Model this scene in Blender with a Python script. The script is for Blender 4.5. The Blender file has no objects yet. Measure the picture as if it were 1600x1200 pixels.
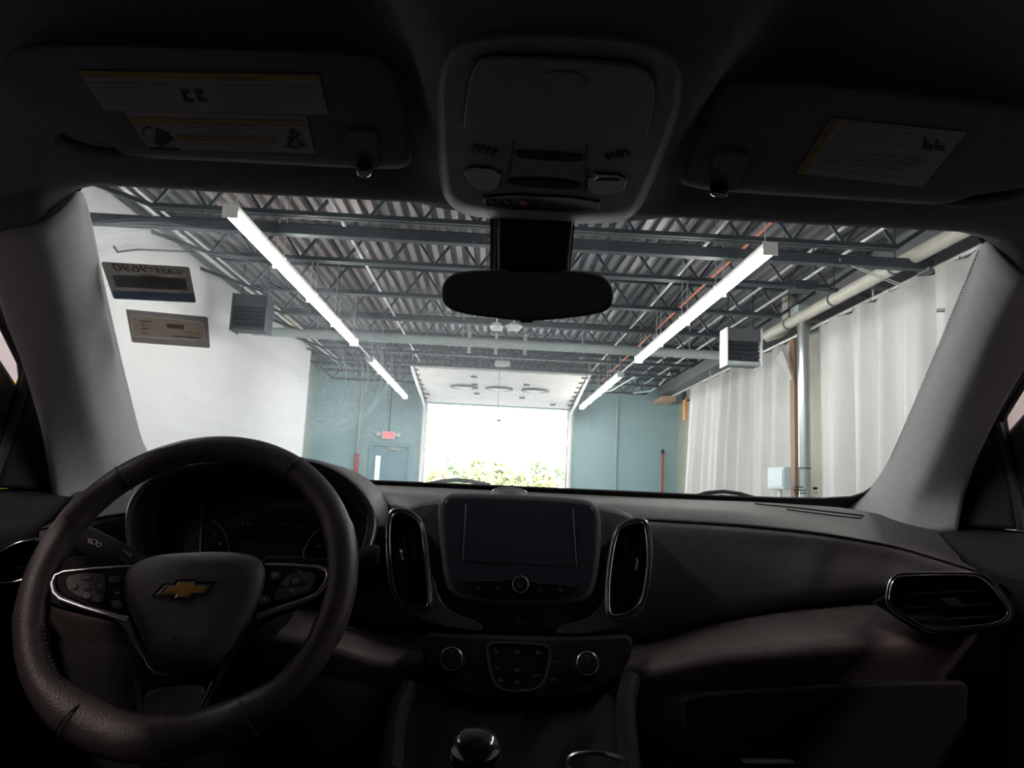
import bpy, bmesh, math, random
from mathutils import Vector, Matrix
random.seed(7)
sc = bpy.context.scene
col = sc.collection
# ------------------------------------------------------------------ camera
F = 1110.0                                   # focal length in pixels of the 1600 px wide frame
CX, CZ = -0.042, 1.15
TH, PS, RO = math.radians(8.2), math.radians(1.47), math.radians(2.7)
def ray(x, y):
    u = x - 800; v = y - 600
    a = (u*math.cos(RO) + v*math.sin(RO))/F; b = -(-u*math.sin(RO) + v*math.cos(RO))/F
    Y = math.cos(TH) - b*math.sin(TH); Z = math.sin(TH) + b*math.cos(TH)
    return Vector((a*math.cos(PS) + Y*math.sin(PS), -a*math.sin(PS) + Y*math.cos(PS), Z))
EYE = Vector((CX, 0, CZ))
cam = bpy.data.objects.new('camera', bpy.data.cameras.new('camera')); col.objects.link(cam)
cam.data.sensor_width = 36; cam.data.lens = F/1600*36; cam.data.clip_start = 0.02; cam.data.clip_end = 500
_r = Vector((math.cos(PS), -math.sin(PS), 0))
_u = Vector((-math.sin(TH)*math.sin(PS), -math.sin(TH)*math.cos(PS), math.cos(TH)))
_R = _r*math.cos(RO) + _u*math.sin(RO); _U = -_r*math.sin(RO) + _u*math.cos(RO); _F = ray(800, 600).normalized()
_m = Matrix((_R, _U, -_F)).transposed().to_4x4(); _m.translation = EYE
cam.matrix_world = _m
sc.camera = cam
# ------------------------------------------------------------------ sky, exposure
w = bpy.data.worlds.new('overcast_sky'); sc.world = w; w.use_nodes = True
w.node_tree.nodes['Background'].inputs[0].default_value = (0.93, 0.97, 1.0, 1)
w.node_tree.nodes['Background'].inputs[1].default_value = 5.0
LAMP = 22.0                                  # radiance of the strip lamps' lenses
sc.view_settings.view_transform = 'Standard'; sc.view_settings.look = 'None'
sc.view_settings.exposure = 1.0; sc.view_settings.gamma = 1.0; sc.view_settings.use_curve_mapping = False

# ------------------------------------------------------------------ helpers
def atY(x, y, Y):
    r = ray(x, y); return EYE + r*(Y/r.y)
def atX(x, y, X):
    r = ray(x, y); return EYE + r*((X - CX)/r.x)
class Plane:
    def __init__(s, p, n):
        s.p = Vector(p); s.n = Vector(n).normalized()
    def at(s, x, y, h=0.0):
        r = ray(x, y); return EYE + r*((s.p + s.n*h - EYE).dot(s.n)/r.dot(s.n))
    def pts(s, L, h=0.0): return [s.at(x, y, h) for x, y in L]

MATS = {}
def mat(name, c=(.5, .5, .5), rough=.6, metal=0.0, var=.08, scale=12, bump=0.0, bscale=300, emit=0.0, spec=.5, coat=0.0, c2=None, stretch=None, alpha=1.0):
    if name in MATS: return MATS[name]
    m = bpy.data.materials.new(name); m.use_nodes = True; MATS[name] = m
    nt = m.node_tree; b = nt.nodes['Principled BSDF']
    tc = nt.nodes.new('ShaderNodeTexCoord'); no = nt.nodes.new('ShaderNodeTexNoise'); no.inputs['Scale'].default_value = scale; no.inputs['Detail'].default_value = 4
    src = tc.outputs['Object']
    if stretch:
        mp = nt.nodes.new('ShaderNodeMapping'); mp.inputs['Scale'].default_value = stretch; nt.links.new(src, mp.inputs[0]); src = mp.outputs[0]
    nt.links.new(src, no.inputs['Vector'])
    cr = nt.nodes.new('ShaderNodeValToRGB'); cr.color_ramp.elements[0].position = .3; cr.color_ramp.elements[1].position = .7
    lo = tuple(max(0, k*(1 - var)) for k in c); hi = tuple(k*(1 + var) for k in c) if c2 is None else c2
    cr.color_ramp.elements[0].color = (*lo, 1); cr.color_ramp.elements[1].color = (*hi, 1)
    nt.links.new(no.outputs['Fac'], cr.inputs[0]); nt.links.new(cr.outputs[0], b.inputs['Base Color'])
    b.inputs['Roughness'].default_value = rough; b.inputs['Metallic'].default_value = metal
    b.inputs['Specular IOR Level'].default_value = spec; b.inputs['Coat Weight'].default_value = coat
    if bump:
        n2 = nt.nodes.new('ShaderNodeTexNoise'); n2.inputs['Scale'].default_value = bscale; n2.inputs['Detail'].default_value = 2
        nt.links.new(src, n2.inputs['Vector'])
        bp = nt.nodes.new('ShaderNodeBump'); bp.inputs['Strength'].default_value = bump; bp.inputs['Distance'].default_value = .002
        nt.links.new(n2.outputs['Fac'], bp.inputs['Height']); nt.links.new(bp.outputs[0], b.inputs['Normal'])
    if emit:
        b.inputs['Emission Color'].default_value = (*c, 1); b.inputs['Emission Strength'].default_value = emit
    return m

def join(*vfs):
    V, Fc = [], []
    for v, f in vfs:
        o = len(V); V += [Vector(p) for p in v]; Fc += [tuple(i + o for i in q) for q in f]
    return V, Fc
def box(x0, x1, y0, y1, z0, z1):
    V = [Vector((x, y, z)) for z in (z0, z1) for x, y in ((x0, y0), (x1, y0), (x1, y1), (x0, y1))]
    return V, [(3, 2, 1, 0), (4, 5, 6, 7), (0, 1, 5, 4), (1, 2, 6, 5), (2, 3, 7, 6), (3, 0, 4, 7)]
def obox(p0, p1, wdt, hgt, up=(0, 0, 1)):                      # a bar between two points
    p0 = Vector(p0); p1 = Vector(p1); d = (p1 - p0).normalized(); s = d.cross(Vector(up)).normalized(); t = s.cross(d)
    V = [p + s*a*wdt/2 + t*b*hgt/2 for p in (p0, p1) for a, b in ((-1, -1), (1, -1), (1, 1), (-1, 1))]
    return V, [(3, 2, 1, 0), (4, 5, 6, 7), (0, 1, 5, 4), (1, 2, 6, 5), (2, 3, 7, 6), (3, 0, 4, 7)]
def tube(P, r, seg=8, closed=False, flat=None, caps=True):     # r: number or list; flat=(axis, k) squashes the section along axis
    P = [Vector(p) for p in P]; n = len(P); V = []; Fc = []
    prev = None
    for i, p in enumerate(P):
        a = P[i - 1] if (i or closed) else p; b = P[(i + 1) % n] if (i < n - 1 or closed) else p
        t = (b - a).normalized()
        if prev is None:
            s = t.orthogonal().normalized() if flat is None else (Vector(flat[0]) - t*Vector(flat[0]).dot(t)).normalized()
        else:
            s = (prev - t*prev.dot(t)).normalized()
        if flat is not None: s = (Vector(flat[0]) - t*Vector(flat[0]).dot(t)).normalized()
        prev = s; q = t.cross(s); rr = r
        if isinstance(r, (list, tuple)):
            f_ = i*(len(r) - 1)/max(1, n - 1); i0 = min(len(r) - 2, int(f_)); rr = r[i0] + (r[i0 + 1] - r[i0])*(f_ - i0)
        k = 1 if flat is None else flat[1]
        for j in range(seg):
            an = 2*math.pi*j/seg; V.append(p + s*math.cos(an)*rr*k + q*math.sin(an)*rr)
    for i in range(n if closed else n - 1):
        for j in range(seg):
            a = i*seg + j; b = i*seg + (j + 1) % seg; c = ((i + 1) % n)*seg + (j + 1) % seg; d = ((i + 1) % n)*seg + j
            Fc.append((a, b, c, d))
    if not closed and caps: Fc += [tuple(range(seg))[::-1], tuple((n - 1)*seg + j for j in range(seg))]
    return V, Fc
def prism(P, ext):                                             # P: 3-D outline, ext: vector
    P = [Vector(p) for p in P]; n = len(P); e = Vector(ext)
    V = P + [p + e for p in P]
    return V, [tuple(range(n))[::-1], tuple(range(n, 2*n))] + [(i, (i + 1) % n, n + (i + 1) % n, n + i) for i in range(n)]
def ring(A, B, ext):                                           # solid band between outline A (outer) and B (inner)
    n = len(A); e = Vector(ext); A = [Vector(p) for p in A]; B = [Vector(p) for p in B]
    V = A + B + [p + e for p in A] + [p + e for p in B]; Fc = []
    for i in range(n):
        j = (i + 1) % n
        Fc += [(i, j, n + j, n + i)[::-1], (2*n + i, 2*n + j, 3*n + j, 3*n + i), (i, j, 2*n + j, 2*n + i), (n + i, n + j, 3*n + j, 3*n + i)[::-1]]
    return V, Fc
def rnd(P, it=2, closed=True):                                 # corner cutting
    P = [Vector(p) for p in P]
    for _ in range(it):
        Q = []; n = len(P)
        if not closed: Q.append(P[0])
        for i in range(n if closed else n - 1):
            a, b = P[i], P[(i + 1) % n]; Q += [a*.75 + b*.25, a*.25 + b*.75]
        if not closed: Q.append(P[-1])
        P = Q
    return P
def rnd2(L, it=2): return [(p.x, p.y) for p in rnd([Vector((x, y, 0)) for x, y in L], it)]
def offs(L, d):                                                # 2-D outline offset outward by d (pixels)
    n = len(L); ar = sum(L[i][0]*L[(i + 1) % n][1] - L[(i + 1) % n][0]*L[i][1] for i in range(n)); s = 1 if ar > 0 else -1
    out = []
    for i in range(n):
        a, b, c = Vector(L[i - 1]), Vector(L[i]), Vector(L[(i + 1) % n])
        t = ((b - a).normalized() + (c - b).normalized()); t = t.normalized() if t.length > 1e-6 else (c - b).normalized()
        out.append((b.x + s*t.y*d, b.y - s*t.x*d))
    return out
def resample(P, n):
    P = [Vector(p) for p in P]; L = [0]
    for i in range(1, len(P)): L.append(L[-1] + (P[i] - P[i - 1]).length)
    out = []
    for k in range(n):
        t = L[-1]*k/(n - 1); i = 0
        while i < len(P) - 2 and L[i + 1] < t: i += 1
        s = (t - L[i])/max(1e-9, L[i + 1] - L[i]); out.append(P[i].lerp(P[i + 1], min(1, max(0, s))))
    return out
def loft(rows, closed=False):
    n = len(rows[0]); V = [Vector(p) for r in rows for p in r]; Fc = []
    for i in range(len(rows) - 1):
        for j in range(n if closed else n - 1):
            Fc.append((i*n + j, i*n + (j + 1) % n, (i + 1)*n + (j + 1) % n, (i + 1)*n + j))
    return V, Fc
def lathe(c, ax, prof, seg=24):                                # prof: (radius, height) along axis ax
    c = Vector(c); ax = Vector(ax).normalized(); s = ax.orthogonal().normalized(); t = ax.cross(s)
    V = []; Fc = []; m = len(prof)
    for r, h in prof:
        for j in range(seg):
            an = 2*math.pi*j/seg; V.append(c + ax*h + (s*math.cos(an) + t*math.sin(an))*r)
    for i in range(m - 1):
        for j in range(seg): Fc.append((i*seg + j, i*seg + (j + 1) % seg, (i + 1)*seg + (j + 1) % seg, (i + 1)*seg + j))
    Fc += [tuple(range(seg))[::-1], tuple((m - 1)*seg + j for j in range(seg))]
    return V, Fc

def M(name, vf, m, parent=None, sharp=35, bevel=0, sub=0, solid=0, fix=True, segs=2):
    me = bpy.data.meshes.new(name); me.from_pydata([tuple(v) for v in vf[0]], [], vf[1])
    if fix:
        bm = bmesh.new(); bm.from_mesh(me); bmesh.ops.recalc_face_normals(bm, faces=bm.faces); bm.to_mesh(me); bm.free()
    me.materials.append(m)
    if sharp:
        me.polygons.foreach_set('use_smooth', [True]*len(me.polygons))
        if sharp < 180: me.set_sharp_from_angle(angle=math.radians(sharp))
    me.update()
    o = bpy.data.objects.new(name, me); col.objects.link(o)
    if sub:
        s = o.modifiers.new('s', 'SUBSURF'); s.levels = s.render_levels = sub
    if solid:
        s = o.modifiers.new('t', 'SOLIDIFY'); s.thickness = solid; s.offset = 1
    if bevel:
        s = o.modifiers.new('b', 'BEVEL'); s.width = bevel; s.segments = segs; s.limit_method = 'ANGLE'; s.angle_limit = math.radians(38)
    if parent: attach(o, parent)
    return o
def world(o):
    b = Matrix.Translation(o.location)
    return world(o.parent) @ o.matrix_parent_inverse @ b if o.parent else b
def attach(o, parent):
    o.parent = parent; o.matrix_parent_inverse = world(parent).inverted()
def tag(o, label=None, cat=None, group=None, kind=None):
    if label: o['label'] = label
    if cat: o['category'] = cat
    if group: o['group'] = group
    if kind: o['kind'] = kind
    return o
def thing(name, label, cat, loc=(0, 0, 0), group=None):
    o = bpy.data.objects.new(name, None); col.objects.link(o); o.location = loc; o.empty_display_size = .05
    return tag(o, label, cat, group)
def struct(name, vf, m, label=None, **k):
    o = M(name, vf, m, **k); return tag(o, label, None, None, 'structure')
def dup(root, delta, label=None):
    r = root.copy(); col.objects.link(r); r.location = root.location + Vector(delta)
    if label: r['label'] = label
    for ch in root.children:
        c = ch.copy(); col.objects.link(c); c.parent = r
        for g in ch.children:
            d = g.copy(); col.objects.link(d); d.parent = c
    return r
def text(name, s, plane, pa, pb, m, parent, h=.0006, mirror=False, hpx=None, up=None, ext=0.0):
    """flat print between the pixels pa (start of the baseline) and pb (end) on a plane"""
    cu = bpy.data.curves.new('t', 'FONT'); cu.body = s; cu.resolution_u = 2; cu.extrude = ext
    ob = bpy.data.objects.new('t', cu); col.objects.link(ob); bpy.context.view_layer.update()
    me = bpy.data.meshes.new_from_object(ob.evaluated_get(bpy.context.evaluated_depsgraph_get()))
    bpy.data.objects.remove(ob); bpy.data.curves.remove(cu)
    xs = [v.co.x for v in me.vertices]; ys = [v.co.y for v in me.vertices]
    if not xs: return None
    x0, x1, y0 = min(xs), max(xs), 0.0
    A = plane.at(*pa, h); B = plane.at(*pb, h); ex = (B - A); W = ex.length; ex.normalize()
    ey = plane.n.cross(ex).normalized()
    if up is not None:
        ey = (plane.at(pa[0] + up[0], pa[1] + up[1], h) - A).normalized()
    elif ey.dot(plane.at(pa[0], pa[1] - 10, h) - A) < 0: ey = -ey
    k = W/(x1 - x0); ky = k
    if hpx: ky = (plane.at(pa[0], pa[1] - hpx, h) - A).length/(.7)
    for v in me.vertices:
        x = (v.co.x - x0)*k; 
        v.co = A + ex*x + ey*(v.co.y*ky) + plane.n*v.co.z
    me.materials.clear(); me.materials.append(m); me.name = name
    o = bpy.data.objects.new(name, me); col.objects.link(o)
    if parent: attach(o, parent)
    return o
def disc(plane, c, rpx, h, n=24, k=1.0):
    o = plane.at(*c, h); r = (plane.at(c[0] + rpx, c[1], h) - o).length
    s = plane.n.orthogonal().normalized(); t = plane.n.cross(s)
    return o, r
# ================================================================== GARAGE
m_white = mat('white_painted_wall', (.64, .65, .66), .75, var=.02, scale=1.5)
m_conc = mat('concrete_floor', (.20, .20, .20), .55, var=.2, scale=3, bump=.1, bscale=80)
m_cream = mat('cream_block_paint', (.55, .55, .47), .8, var=.06, scale=4, bump=.2, bscale=30)
m_green = mat('pale_green_paint', (.42, .52, .50), .8, var=.05, scale=3)
m_deck = mat('galvanised_deck', (.17, .19, .215), .36, .45, var=.06, scale=.5, c2=(.27, .25, .26))
m_steel = mat('dark_grey_joist_paint', (.026, .038, .048), .5, .2, var=.15, scale=6)
m_soff = mat('grey_soffit_paint', (.20, .21, .22), .6, var=.08, scale=2)
m_pipe = mat('cream_pipe', (.62, .60, .53), .45, var=.06, scale=5)
m_gpipe = mat('pale_green_grey_pipe', (.45, .52, .52), .45, var=.06, scale=5)
m_cond = mat('galvanised_conduit', (.72, .73, .74), .35, .5, var=.06, scale=8)
m_orange = mat('orange_red_conduit', (.75, .22, .12), .5, var=.06)
m_wmet = mat('white_enamel', (.85, .85, .83), .4, var=.03)
m_wood = mat('brown_wood', (.30, .17, .10), .6, var=.3, scale=6, stretch=(8, 8, .6))
m_lwood = mat('light_timber', (.62, .42, .24), .6, var=.2, scale=6, stretch=(8, 1, 8))
m_red = mat('red_paint', (.55, .05, .05), .5, var=.1)
m_black = mat('black_rubber', (.012, .012, .013), .6, var=.2)
m_dgrey = mat('dark_grey_metal', (.10, .11, .12), .5, .3, var=.15, scale=8)
def block_mat(name, c, c2):
    m = mat(name, c, .7, var=.05, scale=.6, c2=c2)
    nt = m.node_tree; b = nt.nodes['Principled BSDF']
    tc = nt.nodes.new('ShaderNodeTexCoord'); sp = nt.nodes.new('ShaderNodeSeparateXYZ'); cb = nt.nodes.new('ShaderNodeCombineXYZ')
    ad = nt.nodes.new('ShaderNodeMath'); nt.links.new(tc.outputs['Object'], sp.inputs[0])
    nt.links.new(sp.outputs[0], ad.inputs[0]); nt.links.new(sp.outputs[1], ad.inputs[1])
    nt.links.new(ad.outputs[0], cb.inputs[0]); nt.links.new(sp.outputs[2], cb.inputs[1])
    br = nt.nodes.new('ShaderNodeTexBrick'); br.inputs['Scale'].default_value = 1; br.inputs['Brick Width'].default_value = .4; br.inputs['Row Height'].default_value = .2; br.inputs['Mortar Size'].default_value = .006
    nt.links.new(cb.outputs[0], br.inputs['Vector'])
    bp = nt.nodes.new('ShaderNodeBump'); bp.invert = True; bp.inputs['Strength'].default_value = .5; bp.inputs['Distance'].default_value = .01
    nt.links.new(br.outputs['Fac'], bp.inputs['Height']); nt.links.new(bp.outputs[0], b.inputs['Normal'])
    return m
m_teal = block_mat('teal_painted_block', (.34, .53, .57), (.37, .55, .58))
m_crblk = block_mat('cream_painted_block', (.52, .53, .46), (.56, .56, .48))

YB, YR = 18.5, -7.0
ZD = 4.06                                      # underside of the roof deck
OX0, OX1, OZ = -1.748, 1.945, 3.205            # the big door opening in the end wall
struct('floor', box(-5, 5.1, YR, YB + .2, -.15, 0), m_conc, 'bare grey concrete garage floor')
struct('ground', box(-60, 60, YB + .2, 130, -.3, -.06), mat('asphalt_yard', (.22, .22, .21), .8, var=.15, scale=.4), 'grey asphalt yard outside the open garage door')
# walk door opening in the end wall
wd0 = atY(577, 735, YB); wd1 = atY(640, 735, YB)
DX0, DX1, DZ = wd0.x + .02, wd0.x + 1.0, 2.06
def holed_end_wall():
    parts = [box(-5, DX0, YB, YB + .2, 0, 4.4), box(DX0, DX1, YB, YB + .2, DZ, 4.4), box(DX1, OX0, YB, YB + .2, 0, 4.4),
             box(OX0, OX1, YB, YB + .2, OZ, 4.4), box(OX1, 5.1, YB, YB + .2, 0, 4.4)]
    return join(*parts)
struct('wall_end', holed_end_wall(), m_teal, 'teal painted block wall around the open overhead door', sharp=0)
YW = 15.35
struct('wall_left', box(-4.17, -4.05, YR, YW, 0, 3.93), m_white, 'white painted side wall left of the windscreen view')
struct('wall_left_far', box(-4.85, -4.62, YW - 2, YB, 0, 4.4), m_green, 'pale green side wall beyond the white wall')
struct('trim_1', box(-4.17, -3.99, YR, YW, 3.93, 4.02), m_soff, 'dark grey trim running along the top of the white wall')
struct('wall_right', box(4.85, 5.05, YR, YB, 0, 4.4), m_crblk, 'cream block side wall behind the curtains', sharp=0)
struct('wall_rear', box(-5, 5.1, YR - .2, YR, 0, 4.4), m_white)
struct('beam_right', box(4.30, 4.60, YR, YB, 3.69, ZD), m_soff, 'grey soffit beam along the top of the curtain wall')
# roof deck: ribbed sheets
deck = struct('ceiling', box(-5, 5.1, YR, YB, ZD + .05, ZD + .1), m_dgrey, 'ribbed metal roof deck over the joists')
def deck_mesh(W, L):
    V = []; n = 6; p = W/n
    prof = []
    for i in range(n):
        x = i*p; prof += [(x, 0), (x + p*.46, 0), (x + p*.54, .075), (x + p*.92, .075)]
    prof.append((W, 0))
    V = [Vector((x, y, z)) for y in (0, L) for x, z in prof]; k = len(prof)
    return V, [(i, i + 1, k + i + 1, k + i) for i in range(k - 1)]
SW, SL = .91, 4.2
d0 = M('deck_sheet', deck_mesh(SW, SL), m_deck, deck, sharp=0)
m_deck2 = mat('pale_pinkish_deck', (.36, .31, .31), .4, .35, var=.08, scale=.6)  # paler, pinker sheets left of the middle
d1 = d0.data.copy(); d1.materials[0] = m_deck2
for j in range(4):
    for i in range(11):
        o = d0 if (i, j) == (0, 0) else d0.copy()
        if o is not d0: col.objects.link(o)
        if 2 <= i <= 5 and j in (1, 2): o.data = d1
        o.location = (-5 + i*SW, YB - (j + 1)*SL, ZD + random.uniform(-.004, .004))
# open-web roof joists
JX0, JX1, ZT, ZBt = -4.6, 4.36, ZD - .03, 3.60
jys = [5.15 + 1.4*i for i in range(10)]
ordn = ['nearest', 'second', 'third', 'fourth', 'fifth', 'sixth', 'seventh', 'eighth', 'ninth', 'tenth']
web_me = None; ch_t = ch_b = None
for k, y in enumerate(jys):
    t = thing('roof_joist', 'dark grey open-web steel roof joist, %s one counted from the car' % ordn[k], 'joist', (0, y, ZBt), 'open-web roof joists')
    x0 = -3.86 if y < YW else -4.6
    M('top_chord', join(box(JX0, JX1, y - .06, y - .01, ZT - .012, ZT), box(JX0, JX1, y + .01, y + .06, ZT - .012, ZT), box(JX0, JX1, y - .02, y + .02, ZT - .06, ZT - .012)), m_steel, t, sharp=0)
    M('bottom_chord', join(box(x0 + .5, JX1 - .55, y - .055, y - .01, ZBt, ZBt + .012), box(x0 + .5, JX1 - .55, y + .01, y + .055, ZBt, ZBt + .012), box(x0 + .5, JX1 - .55, y - .022, y + .022, ZBt + .01, ZBt + .055)), m_steel, t, sharp=0)
    n = 14; pw = (JX1 - .55 - x0 - .5)/n
    for i in range(n):
        for s in (0, 1):
            xa = x0 + .5 + pw*(i + .5*s); xb = xa + pw*.5
            za, zb = (ZBt + .03, ZT - .03) if s == 0 else (ZT - .03, ZBt + .03)
            if web_me is None or i == 0:
                o = M('web_bar', obox((0, 0, za), (pw*.5, 0, zb), .028, .028, (0, 1, 0)), m_steel, None, sharp=0)
                if s == 0: wa = o.data
                else: wb = o.data; 
            else:
                o = bpy.data.objects.new('web_bar', wa if s == 0 else wb); col.objects.link(o)
            o.location = (xa, y, 0); o.parent = t; o.matrix_parent_inverse = world(t).inverted()
    for s in (0, 1):
        xe, xb = ((x0 + .5), JX0 + .1) if s == 0 else (JX1 - .55, JX1 - .05)
        M('end_strut', obox((xe, y, ZBt + .03), (xb, y, ZT - .04), .04, .03, (0, 1, 0)), m_steel, t, sharp=0)
# low steel tube hung under the joists across the bay
bl = atY(125, 342, 6.6); br_ = atY(1474, 411, 6.6)
t = thing('crossbar', 'dark steel tube hung across the bay in front of the strip lamps', 'steel bar', (0, 6.6, 3.48))
M('bar', box(-4.05, 4.18, 6.55, 6.65, 3.43, 3.53), m_steel, t, bevel=.006)
for x in (-2.9, 0.1, 3.0): M('hanger', tube([(x, 6.6, 3.53), (x, 6.55, ZBt)], .008, 6), m_steel, t)
M('end_bracket', join(box(4.1, 4.22, 6.5, 6.7, 3.4, 3.44), tube([(4.16, 6.6, 3.42), (4.16, 6.6, 3.62)], .02, 8), box(4.12, 4.20, 6.54, 6.66, 3.56, 3.62)), m_dgrey, t)
# pipes and conduits
def pipe(name, P, r, m, label, cat, seg=12, clamps=(), cm=None, group=None):
    t = thing(name, label, cat, P[0], group)
    M('run', tube(P, r, seg), m, t)
    for c in clamps:
        M('clamp', tube([c + Vector((0, 0, 0)), c + Vector(((.03, 0, 0) if abs(P[-1][0] - P[0][0]) > abs(P[-1][1] - P[0][1]) else (0, .03, 0)))], r*1.13, seg), cm or m_dgrey, t)
        M('hanger_rod', tube([c + Vector((0, 0, r)), (c.x, c.y, ZD)], .008, 6), cm or m_dgrey, t)
    return t
yp = 11.6
pz = atY(700, 533, yp).z
pipe('cross_pipe', [(-4.5, yp, pz), (4.0, yp, pz)], .075, m_gpipe, 'pale grey-green pipe spanning the ceiling below the joists', 'pipe', clamps=[Vector((x, yp, pz)) for x in (-3.0, -.6, 1.4, 3.2)], cm=m_gpipe)
pxR = 4.0; pzR = 3.56
pipe('wall_pipe', [(pxR, -2, pzR), (pxR, 10.3, pzR)], .075, m_pipe, 'thick cream pipe running above the curtain rail', 'pipe', clamps=[Vector((pxR, y, pzR)) for y in (5.0, 6.9, 8.2, 9.5)])
va = atY(1232, 460, 9.95); vb = atY(1230, 515, 9.95)
M('standpipe', tube([(va.x, 9.95, ZD), (va.x, 9.95, vb.z + .14), (va.x - .01, 9.97, vb.z + .05), (va.x - .03, 10.1, vb.z), (pxR, 10.32, pzR - .02)], [.09, .09, .09, .085, .075], 12), m_pipe)
tag(bpy.context.scene.collection.objects['standpipe'], 'short cream vertical pipe with an elbow above the right heater', 'pipe')
def conduit(label, a, b, z, m=m_cond, r=.018, y0=None, y1=None):
    def atZ(p):
        rr = ray(*p); return EYE + rr*((z - CZ)/rr.z)
    A, B = atZ(a), atZ(b); X = (A.x + B.x)/2
    y0 = y0 if y0 is not None else 3.0; y1 = y1 if y1 is not None else YB - .3
    return tag(M('ceiling_conduit', tube([(X, y0, z), (X, y1, z)], r, 8), m), label, 'conduit', 'conduits along the ceiling')
conduit('white ceiling conduit closest to the white side wall', (179, 282), (358, 430), 3.78, r=.022)
conduit('thinner white ceiling conduit just inside the one closest to the white wall', (201, 283), (366, 427), 3.76, r=.015)
conduit('white ceiling conduit between the left strip lamps and the mirror', (527, 342), (644, 538), 3.72)
conduit('white ceiling conduit between the mirror and the right strip lamps', (1100, 379), (992, 509), 3.72)
conduit('thin white ceiling tube directly right of the right strip lamps', (1275, 389), (1144, 480), 3.80)  # plain white tube below the deck
conduit('thin white ceiling tube nearest the grey soffit beam', (1329, 391), (1190, 480), 3.80)  # second plain white tube at the same height
conduit('orange-red conduit under the roof deck right of the mirror', (1171, 380), (1077, 466), 3.84, m=m_orange, r=.016)
# strip lamps
m_lens = mat('lamp_lens', (1.0, .985, .93), .4, emit=LAMP, var=0)
LX, LZ = 2.2, 3.165
def fixture(sx, y0, y1, label):
    x = sx*LX
    t = thing('strip_lamp', label, 'strip lamp', (x, y0, LZ), 'ceiling strip lamps')
    M('housing', box(x - .055, x + .055, y0 + .01, y1 - .01, LZ + .045, LZ + .10), m_wmet, t, bevel=.006)
    L = []
    n = 6
    for y in (y0 + .012, y1 - .012):
        L.append([(x - .06*math.cos(math.pi*i/n), y, LZ + .045 - .055*math.sin(math.pi*i/n)) for i in range(n + 1)])
    v, f = loft(L); f += [tuple(range(n + 1)), tuple(range(n + 1, 2*n + 2))]
    M('lens', (v, f), m_lens, t, sharp=60)
    for y in (y0, y1 - .014): M('end_cap', box(x - .064, x + .064, y, y + .014, LZ - .014, LZ + .104), m_wmet, t, bevel=.004)
    for y in (y0 + .12, y1 - .12): M('hanger_wire', tube([(x, y, LZ + .1), (x, y, ZD)], .005, 5), m_cond, t)
runs = {-1: [5.45, 6.8, 8.1, 9.4, 10.7, None, 12.15, 13.45, 14.75, 16.05, 17.35], 1: [5.62, 6.95, 8.26, 9.58, 10.9, None, 12.4, 13.75, 15.1, 16.45, 17.75]}
side = {-1: 'left', 1: 'right'}
for s in (-1, 1):
    R = runs[s]; c = 0
    for i in range(len(R) - 1):
        if R[i] is None or R[i + 1] is None: continue
        fixture(s, R[i], R[i + 1], 'glowing strip lamp, %s of the %s row counted from the car' % (ordn[c], side[s])); c += 1
    for y in (-2.0, -.6, .8, 2.2):  # added lamps out of view, brightening the dash and wheel
        fixture(s, y, y + 1.33, 'added unseen strip lamp over the car, in line with the %s row' % side[s])
    tag(M('lamp_conduit', tube([(s*LX, R[4], LZ + .07), (s*LX, R[6], LZ + .07)], .014, 8), m_cond), 'thin conduit joining the two runs of %s strip lamps' % side[s], 'conduit')
# overhead sectional door, open under its tracks
od = thing('overhead_door', 'white sectional overhead door rolled up under the ceiling', 'garage door', (.1, YB, OZ))
m_door = mat('off_white_door_panel', (.80, .76, .73), .5, var=.03, scale=2)
nA = atY(645, 574, 15.2).z
yA, zA, yBd, zB = 15.2, nA, YB - .03, OZ + .02
npan = 5
prevp = None
pp = [(yBd - (yBd - yA)*i/npan, zB + (zA - zB)*(i/npan)**.9) for i in range(npan + 1)]
for i in range(npan):
    (ya, za), (yb, zb) = pp[i], pp[i + 1]
    g = .006
    V = [Vector((x, y, z + dz)) for dz in (0, .045) for x, y, z in ((OX0 - .02, ya - g, za), (OX1 + .02, ya - g, za), (OX1 + .02, yb + g, zb), (OX0 - .02, yb + g, zb))]
    M('door_panel', (V, [(3, 2, 1, 0), (4, 5, 6, 7), (0, 1, 5, 4), (1, 2, 6, 5), (2, 3, 7, 6), (3, 0, 4, 7)]), m_door, od, sharp=0, bevel=.01)
m_glassd = mat('dark_window_glass', (.25, .24, .22), .2)
def door_z(y): 
    for (ya, za), (yb, zb) in zip(pp, pp[1:]):
        if yb <= y <= ya: return za + (zb - za)*(ya - y)/(ya - yb)
    return zA
for cx in (725, 780, 836):
    p = atY(cx, 605, 16.8); q = door_z(16.8)
    wn = M('window_light', lathe((0, 0, 0), (0, 0, 1), [(1, 0), (1, .012)], 24), m_glassd, None)
    for v in wn.data.vertices: v.co = Vector((p.x + v.co.x*.30, 16.75 + v.co.y*.22, q - .012 + v.co.z))
    attach(wn, od)
    fr = M('window_rim', ring([(p.x + .33*math.cos(a), 16.75 + .25*math.sin(a), q - .018) for a in [i*math.pi/16 for i in range(32)]], [(p.x + .28*math.cos(a), 16.75 + .20*math.sin(a), q - .018) for a in [i*math.pi/16 for i in range(32)]], (0, 0, .02)), m_dgrey, od)
for cx, cy in ((741, 580), (742, 594), (743, 601), (745, 612), (823, 590), (821, 598), (816, 616), (864, 627), (667, 618)):
    y = 15.4 + (cy - 574)/58*2.9; p = atY(cx, cy, y); q = door_z(y)
    M('hinge', box(p.x - .07, p.x + .07, y - .03, y + .03, q - .03, q), m_dgrey, od, bevel=.004)
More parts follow.
